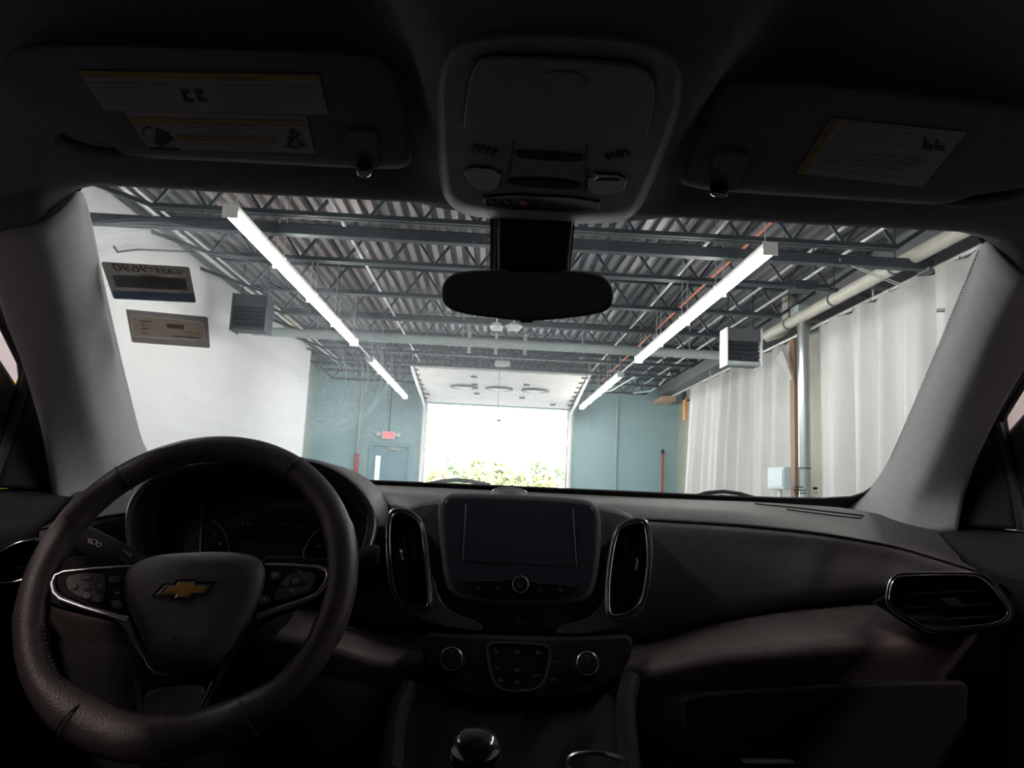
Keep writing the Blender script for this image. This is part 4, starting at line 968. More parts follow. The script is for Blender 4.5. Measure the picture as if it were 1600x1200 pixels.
# stitching on the inside of the lower rim
def stitch(a0, a1, n):
    for i in range(n):
        a = math.radians(a0 + (a1 - a0)*i/n); r = RW - .0175
        M('stitch', obox(W3(r*math.cos(a), r*math.sin(a), .008), W3(r*math.cos(a + .014), r*math.sin(a + .014), .010), .0012, .0012, wn), m_dash, rim, sharp=0)
stitch(202, 262, 30)
def slab(name, L, h0, h1, m, parent=None, bevel=.003, it=1, segs=3, sharp=40):
    q = rnd2(L, it) if it else L
    return M(name, prism(SWP.pts(q, h0), wn*(h1 - h0)), m, parent or sw, bevel=bevel, segs=segs, sharp=sharp)
# spokes
slab('spoke', [(60, 900), (90, 878), (230, 872), (230, 1000), (190, 975), (100, 955), (62, 940)], -.016, .002, m_low)
slab('spoke', [(395, 875), (500, 878), (530, 885), (532, 925), (500, 945), (430, 965), (380, 1000)], -.016, .002, m_low)
slab('lower_spoke', [(205, 980), (240, 1060), (330, 1060), (385, 985), (345, 1070), (322, 1118), (330, 1150), (215, 1150), (222, 1110), (215, 1065)], -.014, .000, m_gloss)
slab('lower_spoke_insert', [(222, 1078), (330, 1066), (308, 1110), (298, 1126), (240, 1132), (228, 1120)], .000, .005, m_dash, bevel=.003, it=2)
M('lower_insert_edge', tube(SWP.pts(rnd2([(221, 1072), (226, 1118), (238, 1131), (298, 1127), (310, 1110), (332, 1064)], 0), .004), .0012, 6), m_dchr, sw)
# switch pads
slab('switch_pad', [(88, 902), (100, 892), (215, 882), (215, 958), (200, 968), (112, 938), (94, 925)], .002, .006, m_low, bevel=.002)
slab('switch_pad', [(412, 884), (500, 889), (505, 893), (505, 905), (490, 926), (440, 944), (395, 962), (405, 930)], .002, .006, m_low, bevel=.002)
# chrome bezels of the spokes
cL = [(212, 884), (150, 888), (100, 893), (86, 899), (81, 912), (84, 926), (94, 936), (130, 949), (175, 962), (199, 969)]
cR = [(414, 882), (455, 883), (498, 886), (510, 891), (513, 899), (509, 910), (496, 929), (470, 940), (430, 954), (402, 964)]
rdL = [.0010, .0014, .0018, .0024, .0030, .0032, .0032, .0030, .0034, .0038]
M('chrome_bezel', tube(SWP.pts(cL, .006), rdL, 10, flat=(wn, .6)), m_sat, sw)
M('chrome_bezel', tube(SWP.pts(cR, .006), [.0014, .0016, .0018, .0022, .0024, .0024, .0026, .0030, .0036, .0040], 10, flat=(wn, .6)), m_sat, sw)
slab('chrome_fin', [(170, 958), (199, 967), (203, 972), (240, 1040), (262, 1053), (222, 1030), (207, 1000), (196, 980)], .0015, .0075, m_dchr, bevel=.002)
slab('chrome_fin', [(430, 952), (402, 963), (385, 985), (345, 1036), (322, 1054), (365, 1030), (385, 1000), (402, 978)], .0015, .0075, m_dchr, bevel=.002)
# airbag cover
bag = [(193, 905), (200, 888), (222, 874), (255, 865), (350, 861), (396, 867), (412, 880), (417, 903), (405, 943), (380, 988), (345, 1034), (318, 1052), (262, 1054), (238, 1038), (213, 978), (196, 938)]
bq = rnd2(bag, 2)
bc = (300, 940)
def shr(k): return [(bc[0] + (x - bc[0])*k, bc[1] + (y - bc[1])*k) for x, y in bq]
hub = M('airbag_cover', loft([SWP.pts(bq, -.02), SWP.pts(bq, .008), SWP.pts(shr(.975), .014), SWP.pts(shr(.92), .019), SWP.pts(shr(.75), .0235), SWP.pts(shr(.5), .025)], closed=True), m_bag, sw, sharp=50)
ins = SWP.pts(shr(.5), .025)
M('airbag_centre', (ins, [tuple(range(len(ins)))]), m_bag, hub, sharp=180)
M('chrome_line', tube(SWP.pts(rnd2([(199, 968), (203, 972), (212, 1000), (232, 1040), (245, 1052), (265, 1057), (312, 1056), (328, 1046), (350, 1020), (378, 988), (392, 970)], 0), .0085), .0012, 6), m_chr, sw)
M('recess_rim', tube(SWP.pts([(224, 1046), (236, 1062), (262, 1069), (315, 1068), (335, 1055), (360, 1028)], .003), .0012, 6), m_gloss, sw)
SBP = Plane(WC, wn)
em0 = [(239, 933), (256, 913), (274, 913), (277, 907), (308, 906), (308, 909.5), (339, 909), (324, 931), (304, 931), (302, 937.5), (267.5, 937.5), (271, 932.5)]
em1 = [(243.5, 931), (259.5, 914.5), (277, 914.5), (279.5, 909.5), (305.5, 909.0), (304.5, 914.2), (331, 914.0), (320, 928), (300, 928.4), (298, 934.5), (273.5, 934.7), (276.2, 929.8)]
em2 = [(255.5, 927.2), (264, 917), (280, 916.8), (282, 911.4), (303, 911.2), (301.5, 917.2), (323, 917), (317, 925.8), (298, 926.2), (296, 932), (276, 932.3), (278.2, 926.9)]
M('emblem_base', prism(SWP.pts(em0, .022), wn*.0045), m_gloss, sw, sharp=0, bevel=.0004)
M('emblem_frame', prism(SWP.pts(em1, .0262), wn*.0012), m_chr, sw, sharp=0, bevel=.0004)
M('emblem_cross', prism(SWP.pts(em2, .0270), wn*.0014), m_gold, sw, sharp=0, bevel=.0004)
text('embossed_word', 'AIRBAG', SWP, (262, 1013), (289, 1012), m_low, sw, h=.0248)
M('embossed_mark', prism(SWP.pts([(270, 998), (281, 998), (279, 1001), (272, 1001)], .0236), wn*.0012), m_low, sw, sharp=0)
# buttons
slab('button_cluster', [(103, 906), (112, 898), (158, 896), (165, 905), (166, 935), (160, 943), (148, 943), (108, 926)], .006, .0085, m_dash, bevel=.0012, it=1)
for L in ([(125, 896), (143, 896), (141, 907), (127, 907)], [(107, 911), (122, 911), (122, 922), (111, 922)], [(127, 911), (142, 911), (142, 923), (127, 923)], [(149, 913), (162, 913), (160, 925), (149, 925)], [(127, 927), (145, 927), (143, 938), (130, 936)], [(170, 901), (190, 901), (190, 911), (172, 912)], [(171, 938), (192, 938), (192, 954), (176, 950)]):
    slab('button', L, .0082, .0100, m_dash, bevel=.0008, it=1)
slab('button_cluster', [(452, 895), (488, 895), (493, 901), (489, 915), (480, 927), (438, 940), (428, 938), (430, 926)], .006, .0085, m_dash, bevel=.0012, it=1)
for L in ([(464, 891), (473, 892), (472, 900), (465, 900)], [(472, 903), (484, 904), (480, 913), (472, 913)], [(457, 903), (470, 904), (467, 915), (454, 914)], [(440, 908), (452, 907), (450, 917), (438, 920)], [(448, 919), (462, 918), (458, 930), (448, 929)], [(421, 893), (440, 894), (437, 905), (424, 908)], [(404, 932), (423, 931), (420, 944), (400, 946)]):
    slab('button', L, .0082, .0100, m_dash, bevel=.0008, it=1)
for s_, a, b in (('RES', (130, 904.5), (140, 904)), ('SET', (130, 934), (140, 934.5)), ('+', (133.5, 899.5), (137, 899.5)), ('-', (133.5, 929), (137, 929)), ('-', (178, 932), (185, 932))):
    text('button_print', s_, SWP, a, b, m_ink, sw, h=.0104)
def icon(cx, cy, kind):
    if kind == 'gauge': g = join(tube(arcpts(SWP, (cx, cy), 3.6, 140, 400, 9, .0104), .00035, 5), tube([SWP.at(cx, cy, .0104), SWP.at(cx + 3, cy - 2.4, .0104)], .00035, 5))
    elif kind == 'lane': g = join(tube([SWP.at(cx - 4, cy + 3, .0104), SWP.at(cx - 1.5, cy - 1, .0104)], .00035, 5), tube([SWP.at(cx + 4, cy + 3, .0104), SWP.at(cx + 1.5, cy - 1, .0104)], .00035, 5), tube([SWP.at(cx - 2, cy - 1, .0104), SWP.at(cx + 2, cy - 1, .0104)], .0004, 5))
    else:
        dx, dy = kind; px, py = -dy, dx
        g = tube([SWP.at(cx + dx*3, cy + dy*3, .0104), SWP.at(cx - dx*2 + px*2.4, cy - dy*2 + py*2.4, .0104), SWP.at(cx - dx*2 - px*2.4, cy - dy*2 - py*2.4, .0104)], .00035, 5, closed=True)
    M('button_icon', g, m_ink, sw, sharp=0)
icon(114, 916, 'gauge'); icon(154, 918, 'gauge'); icon(134.5, 917, 'lane'); icon(181, 942, 'lane'); icon(429, 900, 'gauge'); icon(411, 938, 'gauge')
icon(468.5, 897, (0, -1)); icon(477.5, 908, (1, .1)); icon(446, 913, (-1, 0)); icon(454, 923, (0, 1)); icon(462, 909, 'gauge')
# column shroud behind the wheel
t = thing('steering_column', 'black steering column shroud behind the wheel', 'steering column', W3(0, 0, -.12))
rows = []
for h, k in ((-.03, .075), (-.06, .085), (-.14, .09), (-.20, .10)):
    rows.append([W3(k*1.05*math.cos(a), -.022 + k*.70*math.sin(a), h) for a in [2*math.pi*i/24 for i in range(24)]])
M('shroud', loft(rows, closed=True), m_low, t, sharp=60)
# stalks
def stalk(P, R, label, cat='stalk'):
    t = thing('column_stalk', label, cat, P[0], 'steering column stalks')
    M('lever', tube(P, R, 14, flat=(wn, .7)), m_low, t, sharp=60); return t
Pst = Plane(WC - wn*.075, wn)
L = [(250, 905), (215, 885), (185, 868), (150, 852), (128, 842), (121, 840)]
st = stalk(rnd([Pst.at(*q) for q in L], 1, False), [.011, .012, .0135, .015, .0165, .017, .0175, .0175, .0165, .014], 'black turn signal stalk with white light symbols left of the hub')
Pi = Plane(WC - wn*.075 + wn*.0132, wn)
M('lamp_icon', join(tube(Pi.pts([(145, 842), (150, 843.5), (152, 847), (148.5, 850.5), (143.5, 849.5)], 0), .0006, 5, closed=True), *[tube([Pi.at(137.5, 841.5 + i*2), Pi.at(142.5, 842.5 + i*2)], .0005, 5) for i in range(4)]), m_ink, st, sharp=0)
M('arrow_icon', tube(Pi.pts([(151.5, 851), (154, 847.5), (158, 849), (157, 852.5), (155, 855), (151, 853)], 0), .0006, 5, closed=True), m_ink, st, sharp=0)
M('arrow_icon', tube(Pi.pts([(190, 862), (194, 859.5), (194, 861.5), (198, 863), (196, 866.5), (192.5, 867)], -.004), .0006, 5, closed=True), m_ink, st, sharp=0)
M('arrow_icon', tube(Pi.pts([(206, 868), (202.5, 870.5), (202, 868.5), (198, 868), (199, 864.5), (202, 864.5)], -.004), .0006, 5, closed=True), m_ink, st, sharp=0)
M('lamp_icon', tube(Pi.pts([(189, 873), (196, 874), (198, 877), (192, 878), (187, 876)], -.004), .0006, 5, closed=True), m_ink, st, sharp=0)
L = [(520, 890), (545, 882), (565, 872), (585, 866), (592, 866)]
s2 = stalk([Pst.at(*q) for q in L], [.010, .011, .012, .0135, .011], 'black wiper stalk right of the steering wheel')
# headlamp switch and start button
LP = Plane(atY(120, 1045, .99), (.1, -.97, .2))
t = thing('headlamp_switch', 'black headlamp switch panel low left of the wheel', 'switch', LP.at(120, 1070))
M('plate', prism(LP.pts(rnd2([(82, 1024), (140, 1026), (156, 1036), (150, 1058), (136, 1068), (100, 1073)], 1), .0), LP.n*.004), m_dash, t, bevel=.0015)
c, r = disc(LP, (128, 1047), 9, .004)
M('knob', lathe(c, LP.n, [(r*1.2, 0), (r*1.1, .004), (r*.9, .010), (r*.7, .011)], 24), m_low, t)
M('icon', tube(arcpts(LP, (128, 1047), 3.2, 0, 320, 9, .0155), .0005, 5, closed=True), m_dim, t)
M('icon', tube(arcpts(LP, (98, 1042), 3, 0, 320, 8, .0045), .0005, 5, closed=True), m_dim, t)
M('edge', tube(LP.pts([(84, 1024), (140, 1026), (155, 1035)], .0045), .0006, 5), m_dchr, t)
BP = Plane(atY(545, 1002, .98), (-.1, -.97, .2))
t = thing('start_button', 'round start button with a chrome ring right of the wheel', 'button', BP.at(545, 1002))
c, r = disc(BP, (543, 1002), 21, 0)
M('cap', lathe(c, BP.n, [(r*.9, -.01), (r*.85, .004), (r*.6, .005)], 28), m_gloss, t)
M('chrome_ring', tube(circ(c + BP.n*.005, BP.n, r*.95), r*.07, 8, closed=True), m_sat, t)
# ------------------------------------------------------------------ rear view mirror
MP = Plane((0, .86, 1.38), (-.02, -.985, -.17))
mo = [(689, 458), (693, 438), (708, 426), (740, 422), (823, 419.5), (915, 424), (945, 431), (957, 446), (959, 466), (952, 484), (930, 492), (870, 499), (823, 502.5), (770, 497), (715, 489), (694, 478)]
mq = rnd2(mo, 2)
mr = thing('rear_view_mirror', 'wide black rear view mirror hanging from the windscreen', 'rear view mirror', MP.at(823, 420))
M('housing', loft([MP.pts(offs(mq, -18), -.034), MP.pts(offs(mq, -6), -.028), MP.pts(offs(mq, -.5), -.010), MP.pts(mq, .0), MP.pts(offs(mq, -1.5), .002), MP.pts(offs(mq, -5), .002)], closed=True), m_black, mr, sharp=60)
bk = MP.pts(offs(mq, -18), -.034); M('back_cover', (bk, [tuple(range(len(bk)))]), m_black, mr, sharp=0)
m_mir = mat('dimmed_mirror_glass', (.10, .125, .14), .10, 1.0, var=.03)
M('mirror_glass', prism(MP.pts(offs(mq, -5), .0005), MP.n*.0012), m_mir, mr, sharp=30)
M('tab', prism(MP.pts([(811, 500), (834, 500), (832, 504.5), (814, 504.5)], -.004), MP.n*.006), m_black, mr, bevel=.001)
M('ball_stem', tube([MP.at(826, 455, -.03), WS.at(830, 400, .01)], .012, 12), m_black, mr)
sv = thing('sensor_cover', 'black camera cover between the mirror and the overhead console', 'sensor cover', WS.at(830, 380))
tp = [(779, 330), (894, 334), (890, 380), (885, 440), (800, 440), (779, 440)]
M('shell', prism(WS.pts(tp, .002), WS.n*.022), m_black, sv, bevel=.004)
M('side_strip', prism(WS.pts([(771, 335), (777.5, 335), (776, 380), (773, 425), (770.5, 425)], .002), WS.n*.003), mat('beige_foam', (.30, .28, .24), .9), sv)
M('frit_patch', prism(WS.pts([(766, 330), (899, 335), (894, 390), (888, 440), (766, 440)], -.003), WS.n*.002), m_black, sv, sharp=0)
M('edge_line', tube(WS.pts([(894.5, 338), (890.5, 385), (887, 418)], .012), .0008, 6), m_sat, sv)
# ------------------------------------------------------------------ overhead console
OP = Plane((0, .60, 1.448), (0, -.03, -1))
oc = thing('overhead_console', 'grey overhead console with a storage lid and map lamps', 'overhead console', OP.at(870, 200))
oo = [(683, 150), (688, 105), (705, 72), (745, 54), (850, 46), (980, 55), (1040, 72), (1066, 110), (1066, 150), (1045, 220), (1010, 300), (996, 328), (968, 344), (850, 343), (740, 334), (705, 320), (692, 295), (686, 220)]
oq = rnd2(oo, 2)
body = M('body', loft([OP.pts(offs(oq, 6), -.026), OP.pts(offs(oq, 1), -.011), OP.pts(oq, -.007), OP.pts(offs(oq, -3), -.0025), OP.pts(offs(oq, -7), .0005), OP.pts(offs(oq, -11), .0018), OP.pts(offs(oq, -14), .0015)], closed=True), m_con, oc, sharp=60)
inn = OP.pts(offs(oq, -14), .0015); M('face_plate', prism(inn, OP.n*-.004), m_con, oc, sharp=0)
lid = [(723, 208), (728, 150), (738, 104), (756, 84), (850, 86), (985, 95), (1012, 108), (1024, 130), (1022, 170), (1006, 225)]
M('storage_lid', prism(OP.pts(rnd2(lid, 1), .002), OP.n*.0035), m_con, oc, bevel=.0012)
M('lid_gap', tube(OP.pts(offs(rnd2(lid, 1), 1.5), .002), .0009, 6, closed=True), m_black, oc)
M('lid_pull', prism(OP.pts(rnd2([(842, 136), (850, 110), (905, 112), (913, 122), (916, 140)], 1), .0054), OP.n*.0012), m_con, oc, bevel=.0006)
for bx, by, s in ((742, 232, 1), (950, 246, -1)):
    for i in range(4):
        x = bx + i*10; y = by + (i*2.6 if s > 0 else -i*2.4)
        d = (-4.5, -5.5) if s > 0 else (4.5, -5)
        a, b = ((x - 4, y + 4), (x + 4, y - 5)) if s > 0 else ((x - 4, y - 3), (x + 3, y + 4))
        M('speaker_slot', obox(OP.at(*a, .0026), OP.at(*b, .0026), .003, .002, OP.n), m_black, oc, bevel=.0006)
M('microphone_slot', prism(OP.pts(rnd2([(805, 243), (808, 235), (820, 235), (905, 240), (912, 246), (906, 252), (820, 247)], 1), .0018), OP.n*.0014), m_low, oc, bevel=.0006)
for xa, xb in (((803, 222), (790, 290)), ((917, 226), (914, 300))): M('panel_seam', tube([OP.at(*xa, .0018), OP.at(*xb, .0018)], .0008, 6), m_black, oc)
M('map_lamp', prism(OP.pts(rnd2([(722, 257), (786, 262), (778, 298), (735, 292)], 1), .0018), OP.n*.002), m_gloss, oc, bevel=.001)
ml = M('map_lamp', prism(OP.pts(rnd2([(918, 268), (982, 271), (974, 302), (916, 302)], 1), .0018), OP.n*.002), m_gloss, oc, bevel=.001)
M('lamp_reflector', tube(rnd(OP.pts([(920, 272), (938, 274), (925, 282), (945, 280), (968, 281)], .004), 1, False), .0012, 6), m_chr, ml)
M('centre_recess', prism(OP.pts(rnd2([(800, 275), (905, 282), (908, 296), (792, 288)], 1), .0018), OP.n*.0016), m_low, oc, bevel=.0006)
M('button_strip', prism(OP.pts(rnd2([(752, 300), (940, 308), (935, 330), (760, 324)], 1), .0018), OP.n*.002), m_gloss, oc, bevel=.0008)
for i, (x, y) in enumerate(((769, 314), (792, 315), (818, 316))):
    c, r = disc(OP, (x, y), 6, .0038)
    M('call_button', lathe(c, OP.n, [(r, 0), (r*.95, .0012), (r*.7, .0016)], 16), m_red if i == 2 else m_low, oc)
    M('button_icon', tube(arcpts(OP, (x, y), 3, 0, 260, 8, .0056), .0004, 5), m_ink, oc)
# ------------------------------------------------------------------ sun visors
VV = Plane((0, .60, 1.462), (0, -.10, -1))
def visor(out, label, hinge, arm):
    q = rnd2(out, 2); c = VV.at(*hinge)
    t = thing('sun_visor', label, 'sun visor', c, 'sun visors')
    M('panel', loft([VV.pts(offs(q, -6), -.016), VV.pts(offs(q, -1), -.012), VV.pts(q, -.006), VV.pts(offs(q, -1.5), .0), VV.pts(offs(q, -6), .0025), VV.pts(offs(q, -14), .003)], closed=True), m_vis, t, sharp=80)
    z = VV.pts(offs(q, -14), .003); M('lower_face', (z, [tuple(range(len(z)))]), m_vis, t, sharp=0)
    z = VV.pts(offs(q, -6), -.016); M('upper_face', (z, [tuple(range(len(z)))]), m_vis, t, sharp=0)
    M('pivot_arm', tube(rnd([VV.at(*p, -.006) for p in arm], 1, False), .006, 10), m_vis, t)
    return t
vL = visor([(0, 110), (15, 78), (60, 66), (300, 70), (560, 80), (610, 90), (628, 115), (640, 190), (646, 245), (636, 263), (600, 265), (340, 252), (205, 246), (188, 240), (172, 222), (140, 212), (90, 202), (40, 175), (8, 140)],
   'dark sun visor over the driver side with two warning labels', (150, 225), [(90, 215), (125, 232), (165, 240), (196, 240), (240, 236)])
vR = visor([(1058, 280), (1075, 235), (1105, 165), (1120, 135), (1140, 122), (1300, 130), (1620, 165), (1700, 190), (1690, 270), (1620, 290), (1560, 300), (1520, 304), (1495, 316), (1470, 321), (1300, 310), (1120, 299), (1072, 292)],
   'dark sun visor over the passenger side with one warning label', (1500, 310), [(1460, 308), (1500, 316), (1545, 312), (1600, 300)])
for t, L1, L2, hk in ((vL, [(539, 205), (545, 198), (583, 200), (590, 208), (592, 232), (540, 228)], [(545, 229), (590, 232), (592, 262), (548, 258)], [(556, 252), (583, 255), (580, 268), (560, 267)]),
                      (vR, [(1112, 262), (1118, 236), (1130, 232), (1166, 235), (1170, 243), (1164, 266)], [(1113, 264), (1164, 267), (1150, 296), (1108, 291)], [(1108, 287), (1140, 290), (1134, 300), (1110, 297)])):
    M('clip_cover', prism(VV.pts(rnd2(L1, 1), .003), VV.n*.004), m_vis, t, bevel=.0012)
    M('clip_recess', prism(VV.pts(L2, .003), VV.n*.001), m_black, t, sharp=0)
    M('clip_hook', prism(VV.pts(rnd2(hk, 1), .004), VV.n*.008), m_gloss, t, bevel=.002)
def lines(t, L, m=m_lbk):
    for s_, a, b in L: text('print', s_, VV, a, b, m, t, h=.0047, hpx=None)
def label_sheet(name, out, bands, lab):
    t = thing(name, lab, 'label', VV.at(*out[0]), 'visor warning labels')
    M('sheet', prism(VV.pts(out, .0032), VV.n*.0006), m_lbl, t, sharp=0)
    for bnd in bands: M('yellow_band', prism(VV.pts(bnd, .0039), VV.n*.0004), m_lye, t, sharp=0)
    return t
l1 = label_sheet('warning_label', [(121, 110), (498, 117), (513, 179), (163, 172)], [[(121, 110), (498, 117), (501, 127), (128, 120)]], 'long bilingual airbag warning label on the driver visor')
lines(l1, [('WARNING', (140, 119), (184, 120)), ('AVERTISSEMENT', (338, 125), (410, 126)), ('EVEN WITH ADVANCED AIR BAGS', (136, 131), (268, 133)), ('MÊME AVEC DES SACS GONFLABLES INTELLIGENTS', (330, 134.5), (498, 137)),
  ('Children can be killed or seriously injured by the air bag', (141, 137), (272, 139.5)), ('The back seat is the safest place for children', (147, 143.5), (262, 145.5)), ('Never put a rear-facing child seat in the front', (152, 150), (255, 152)), ('Always use seat belts and child restraints', (156, 156.5), (252, 158.5)), ('See owner\'s manual for more information', (160, 163), (262, 165.5)),
  ('Les enfants peuvent être tués ou gravement blessés par le sac', (338, 141), (496, 143.5)), ('Le siège arrière est le plus sûr pour les enfants', (340, 147), (480, 149)), ('Ne jamais installer un siège d\'enfant vers l\'arrière à l\'avant', (344, 153), (490, 155.5)), ('Toujours utiliser les ceintures de sécurité', (348, 159), (490, 161.5)), ('Voir le guide du propriétaire pour plus', (352, 165.5), (450, 167.5)), ('de renseignements', (356, 172), (430, 173.5))])
def seat_glyph(t, x, y, s=1.0, up=True):
    for dx in (0, 22*s):
        M('pictogram', join(prism(VV.pts([(x + dx, y), (x + dx + 4*s, y), (x + dx + 13*s, y + 15*s), (x + dx + 22*s, y + 16*s), (x + dx + 22*s, y + 20*s), (x + dx + 8*s, y + 20*s)], .0039), VV.n*.0004), tube(arcpts(VV, (x + dx + 10*s, y + 4*s), 3*s, 0, 330, 8, .0042), .0008, 5, closed=True)), m_lbk, t, sharp=0)
seat_glyph(l1, 281, 139)
l2 = label_sheet('warning_label', [(194, 173), (478, 180), (492, 239), (232, 233)], [[(206, 184), (475, 189), (478, 197), (212, 193)], [(276, 212), (432, 216), (433, 224), (278, 220)]], 'smaller rollover warning label on the driver visor, below the long one')
lines(l2, [('WARNING: HIGHER ROLLOVER RISK', (288, 194), (403, 197)), ('Avoid Abrupt Maneuvers and Excessive Speed.', (291, 200), (402, 203)), ('Always Buckle Up.', (328, 206), (374, 207)), ('See Owner\'s Manual For Further Information.', (296, 209), (404, 212)), ('AVERTISSEMENT : RISQUE ACCRU DE CAPOTAGE', (278, 219), (432, 222.5)),
  ('Éviter les manoeuvres brusques et les vitesses excessives.', (287, 225), (424, 229)), ('Toujours boucler la ceinture de sécurité.', (312, 230.5), (404, 233)), ('Voir le guide du propriétaire pour plus d\'information.', (298, 235), (420, 238))])
M('pictogram', join(prism(VV.pts([(244, 200), (266, 208), (256, 228), (240, 222)], .0039), VV.n*.0004), tube(arcpts(VV, (232, 208), 9, 150, 300, 8, .0042), .0008, 5), tube(VV.pts([(262, 212), (270, 216), (250, 230)], .0042), .0012, 5), tube(VV.pts([(234, 232), (281, 233)], .0042), .0012, 5)), m_lbk, l2, sharp=0)
M('pictogram', join(tube(arcpts(VV, (457, 206), 3.5, 0, 330, 8, .0042), .0007, 5, closed=True), tube(VV.pts([(452, 213), (450, 227), (456, 232)], .0042), .0007, 5), tube(VV.pts([(462, 213), (468, 226), (480, 229)], .0042), .0007, 5), tube(VV.pts([(446, 230), (468, 208)], .0042), .0010, 5), tube(VV.pts([(448, 226), (462, 232), (474, 222)], .0042), .0007, 5)), m_lbk, l2, sharp=0)
l3 = label_sheet('warning_label', [(1300, 184), (1511, 206), (1441, 292), (1245, 270)], [[(1300, 184), (1313, 185.3), (1258, 271.5), (1245, 270)]], 'white warning label with a yellow side band on the passenger visor')
lines(l3, [('EVEN WITH ADVANCED AIR BAGS', (1314, 192), (1430, 203)), ('Children can be killed or seriously injured by the air bag', (1314, 199), (1440, 211)), ('The back seat is the safest place for children', (1310, 205), (1412, 215)), ('Never put a rear-facing child seat in the front', (1305, 211), (1398, 220)), ('Always use seat belts and child restraints', (1301, 217), (1418, 229)), ('See manual', (1297, 222), (1320, 224.5)),
  ('MÊME AVEC DES SACS GONFLABLES INTELLIGENTS', (1285, 234), (1445, 252)), ('Les enfants peuvent être tués ou gravement blessés', (1288, 241), (1448, 258)), ('Le siège arrière est le plus sûr', (1284, 247), (1420, 260)), ('Ne jamais installer un siège d\'enfant', (1280, 252), (1408, 266)), ('Toujours utiliser les ceintures', (1276, 258), (1312, 262)), ('Voir le guide du propriétaire pour plus', (1272, 264), (1408, 279))])
text('print', 'AVERTISSEMENT  WARNING', VV, (1256, 268), (1309, 188), m_lbk, l3, h=.0046)
for x, y in ((1444, 215), (1462, 217)): M('pictogram', prism(VV.pts([(x, y), (x + 4, y), (x + 5, y + 10), (x + 14, y + 12), (x + 12, y + 19), (x - 2, y + 17)], .0039), VV.n*.0004), m_lbk, l3, sharp=0)
# ------------------------------------------------------------------ windscreen stickers (printed side out, seen mirrored)
def tmat(name, c):                                             # printed film that lets part of the daylight through
    m = mat(name, tuple(k*.3 for k in c), .8, var=.05); nt = m.node_tree; b = nt.nodes['Principled BSDF']; o = [n for n in nt.nodes if n.type == 'OUTPUT_MATERIAL'][0]
    tl = nt.nodes.new('ShaderNodeBsdfTransparent'); tl.inputs[0].default_value = (*c, 1); mx = nt.nodes.new('ShaderNodeMixShader'); mx.inputs[0].default_value = .9
    nt.links.new(b.outputs[0], mx.inputs[1]); nt.links.new(tl.outputs[0], mx.inputs[2]); nt.links.new(mx.outputs[0], o.inputs[0]); return m
m_st1 = tmat('brown_grey_sticker_back', (.36, .34, .325))
m_st1d = tmat('dark_sticker_print', (.52, .52, .56))
m_st1b = tmat('navy_sticker_band', (.50, .60, .78))
m_st2 = tmat('tan_sticker_back', (.90, .83, .76))
m_st2g = tmat('grey_sticker_border', (.52, .50, .49))
m_sti = mat('sticker_ink', (.012, .012, .014), .8, var=0)
m_st2l = tmat('pale_sticker_line', (.84, .83, .83))
t = thing('windscreen_sticker', 'dark windscreen sticker with reversed number and blue lower band', 'sticker', WS.at(232, 440), 'windscreen stickers')
M('sheet', prism(WS.pts(rnd2([(159, 409), (296, 418), (306, 471), (178, 465)], 2) if False else [(160, 409), (294, 417), (296, 419), (306, 470), (305, 472), (180, 466), (177, 464), (159, 411)], -.004), WS.n*.0012), m_st1, t, sharp=0)
M('code_block', prism(WS.pts([(175, 429), (289, 435), (293, 453), (181, 448)], -.0026), WS.n*.0006), m_st1d, t, sharp=0)
M('blue_band', prism(WS.pts([(176, 453.5), (303, 459), (306, 471), (179, 465.5)], -.0026), WS.n*.0006), m_st1b, t, sharp=0)
for i in range(9): M('bar', prism(WS.pts([(221 + i*3, 428 + .15*i), (222.3 + i*3, 428 + .15*i), (223.6 + i*3, 440 + .15*i), (222.3 + i*3, 440 + .15*i)], -.0019), WS.n*.0004), m_st1, t, sharp=0)
text('print', 'CA587', WS, (284, 428.6), (236, 426), m_sti, t, h=-.0022, hpx=7)
text('print', '9690', WS, (234, 426), (180, 423), m_sti, t, h=-.0022, hpx=11)
t = thing('windscreen_sticker', 'tan windscreen sticker with pale inner border below the dark one', 'sticker', WS.at(262, 515), 'windscreen stickers')
M('sheet', prism(WS.pts([(197, 483), (322, 495), (325, 497), (328, 542), (326, 543), (208, 534), (206, 532)], -.004), WS.n*.0012), m_st2g, t, sharp=0)
inn = rnd2([(206, 493), (212, 493.6), (309, 504.3), (315, 505), (316, 509), (319, 527), (319.5, 531), (313, 530.5), (216, 524.5), (210, 524), (209.5, 520), (206.5, 498)], 2)
M('inner_field', prism(WS.pts(inn, -.0026), WS.n*.0006), m_st2, t, sharp=0)
sh_ = [(198, 484), (205, 484.6), (318, 494.7), (324, 496), (325, 502), (327, 537), (327, 542), (321, 542), (213, 534), (207.5, 533), (206.5, 528), (198.6, 490)]
M('border_print', ring(WS.pts(offs(rnd2(sh_, 2), 0), -.0026), WS.pts(offs(inn, 2.6), -.0026), WS.n*.0006), m_st2l, t, sharp=0)
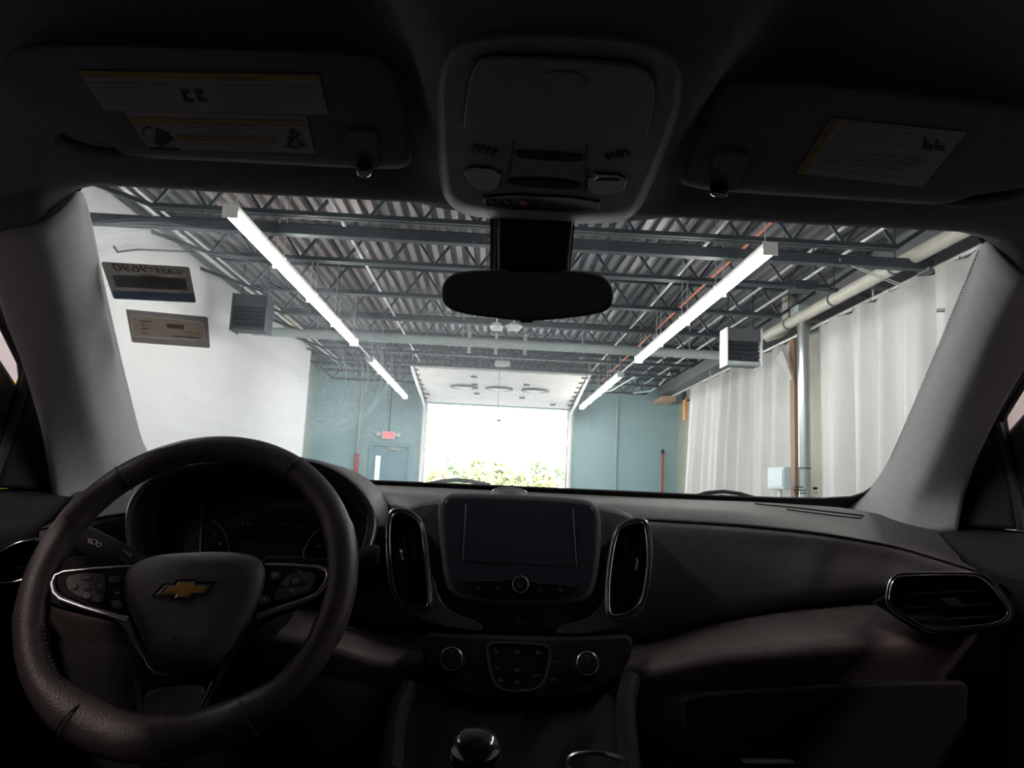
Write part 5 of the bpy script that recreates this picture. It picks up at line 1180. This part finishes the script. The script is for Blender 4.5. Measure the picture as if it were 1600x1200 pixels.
for s_, a, b in (('CHEVROLET', (313, 521.6), (289, 519.5)), ('EQUINOX', (313, 525.2), (295, 523.8)), ('E', (226.5, 510), (222.5, 509.6))):
    text('print', s_, WS, a, b, m_sti, t, h=-.0014)
for a, b in (((313, 528.4), (270, 525)), ((288, 514), (262, 511.8)), ((237, 503), (219, 501.4)), ((235, 514.6), (221, 513.4)), ((231.5, 521), (222, 520.2))):
    n = int((a[0] - b[0])/3)
    for k in range(n):                                         # print too small to read
        x = b[0] + (a[0] - b[0])*k/n; y = b[1] + (a[1] - b[1])*k/n
        M('print', prism(WS.pts([(x, y - 1), (x + 2.2, y - .9), (x + 2.2, y + .7), (x, y + .6)], -.0016), WS.n*.0003), m_sti, t, sharp=0)
for i in range(14): M('bar', prism(WS.pts([(260.5 + i*2, 505.5 + i*.17), (261.4 + i*2 + (i % 3)*.3, 505.5 + i*.17), (261.6 + i*2 + (i % 3)*.3, 510.5 + i*.17), (260.7 + i*2, 510.5 + i*.17)], -.0018), WS.n*.0004), m_sti, t, sharp=0)
# maker's etching low in the corner of the windscreen
for y, x0, x1 in ((761, 1242, 1258), (766, 1240, 1263), (770.5, 1243, 1260)):
    for k in range(int((x1 - x0)/3.4)):
        x = x0 + k*3.4; M('glass_print', prism(WS.pts([(x, y - 1.2), (x + 2.2, y - 1.1), (x + 2.2, y + .8), (x, y + .7)], -.004), WS.n*.0006), m_black, ws, sharp=0)
M('glass_print', prism(WS.pts([(1270, 761), (1277, 761.3), (1277, 764.4), (1270, 764)], -.004), WS.n*.001), m_black, ws, sharp=0)
M('glass_print', tube(WS.pts([(1270, 768), (1277, 768.5), (1277, 771), (1270, 770.5)], -.004), .0005, 5, closed=True), m_black, ws, sharp=0)
for k in range(4): M('glass_print', prism(WS.pts([(1464 + k*3.3, 484.6), (1466.2 + k*3.3, 484.6), (1465.6 + k*3.3, 487.4), (1463.4 + k*3.3, 487.4)], -.004), WS.n*.0006), m_black, ws, sharp=0)
M('glass_print', tube(WS.pts([(1464, 483), (1477, 483)], -.004), .0006, 5), m_black, ws, sharp=0)
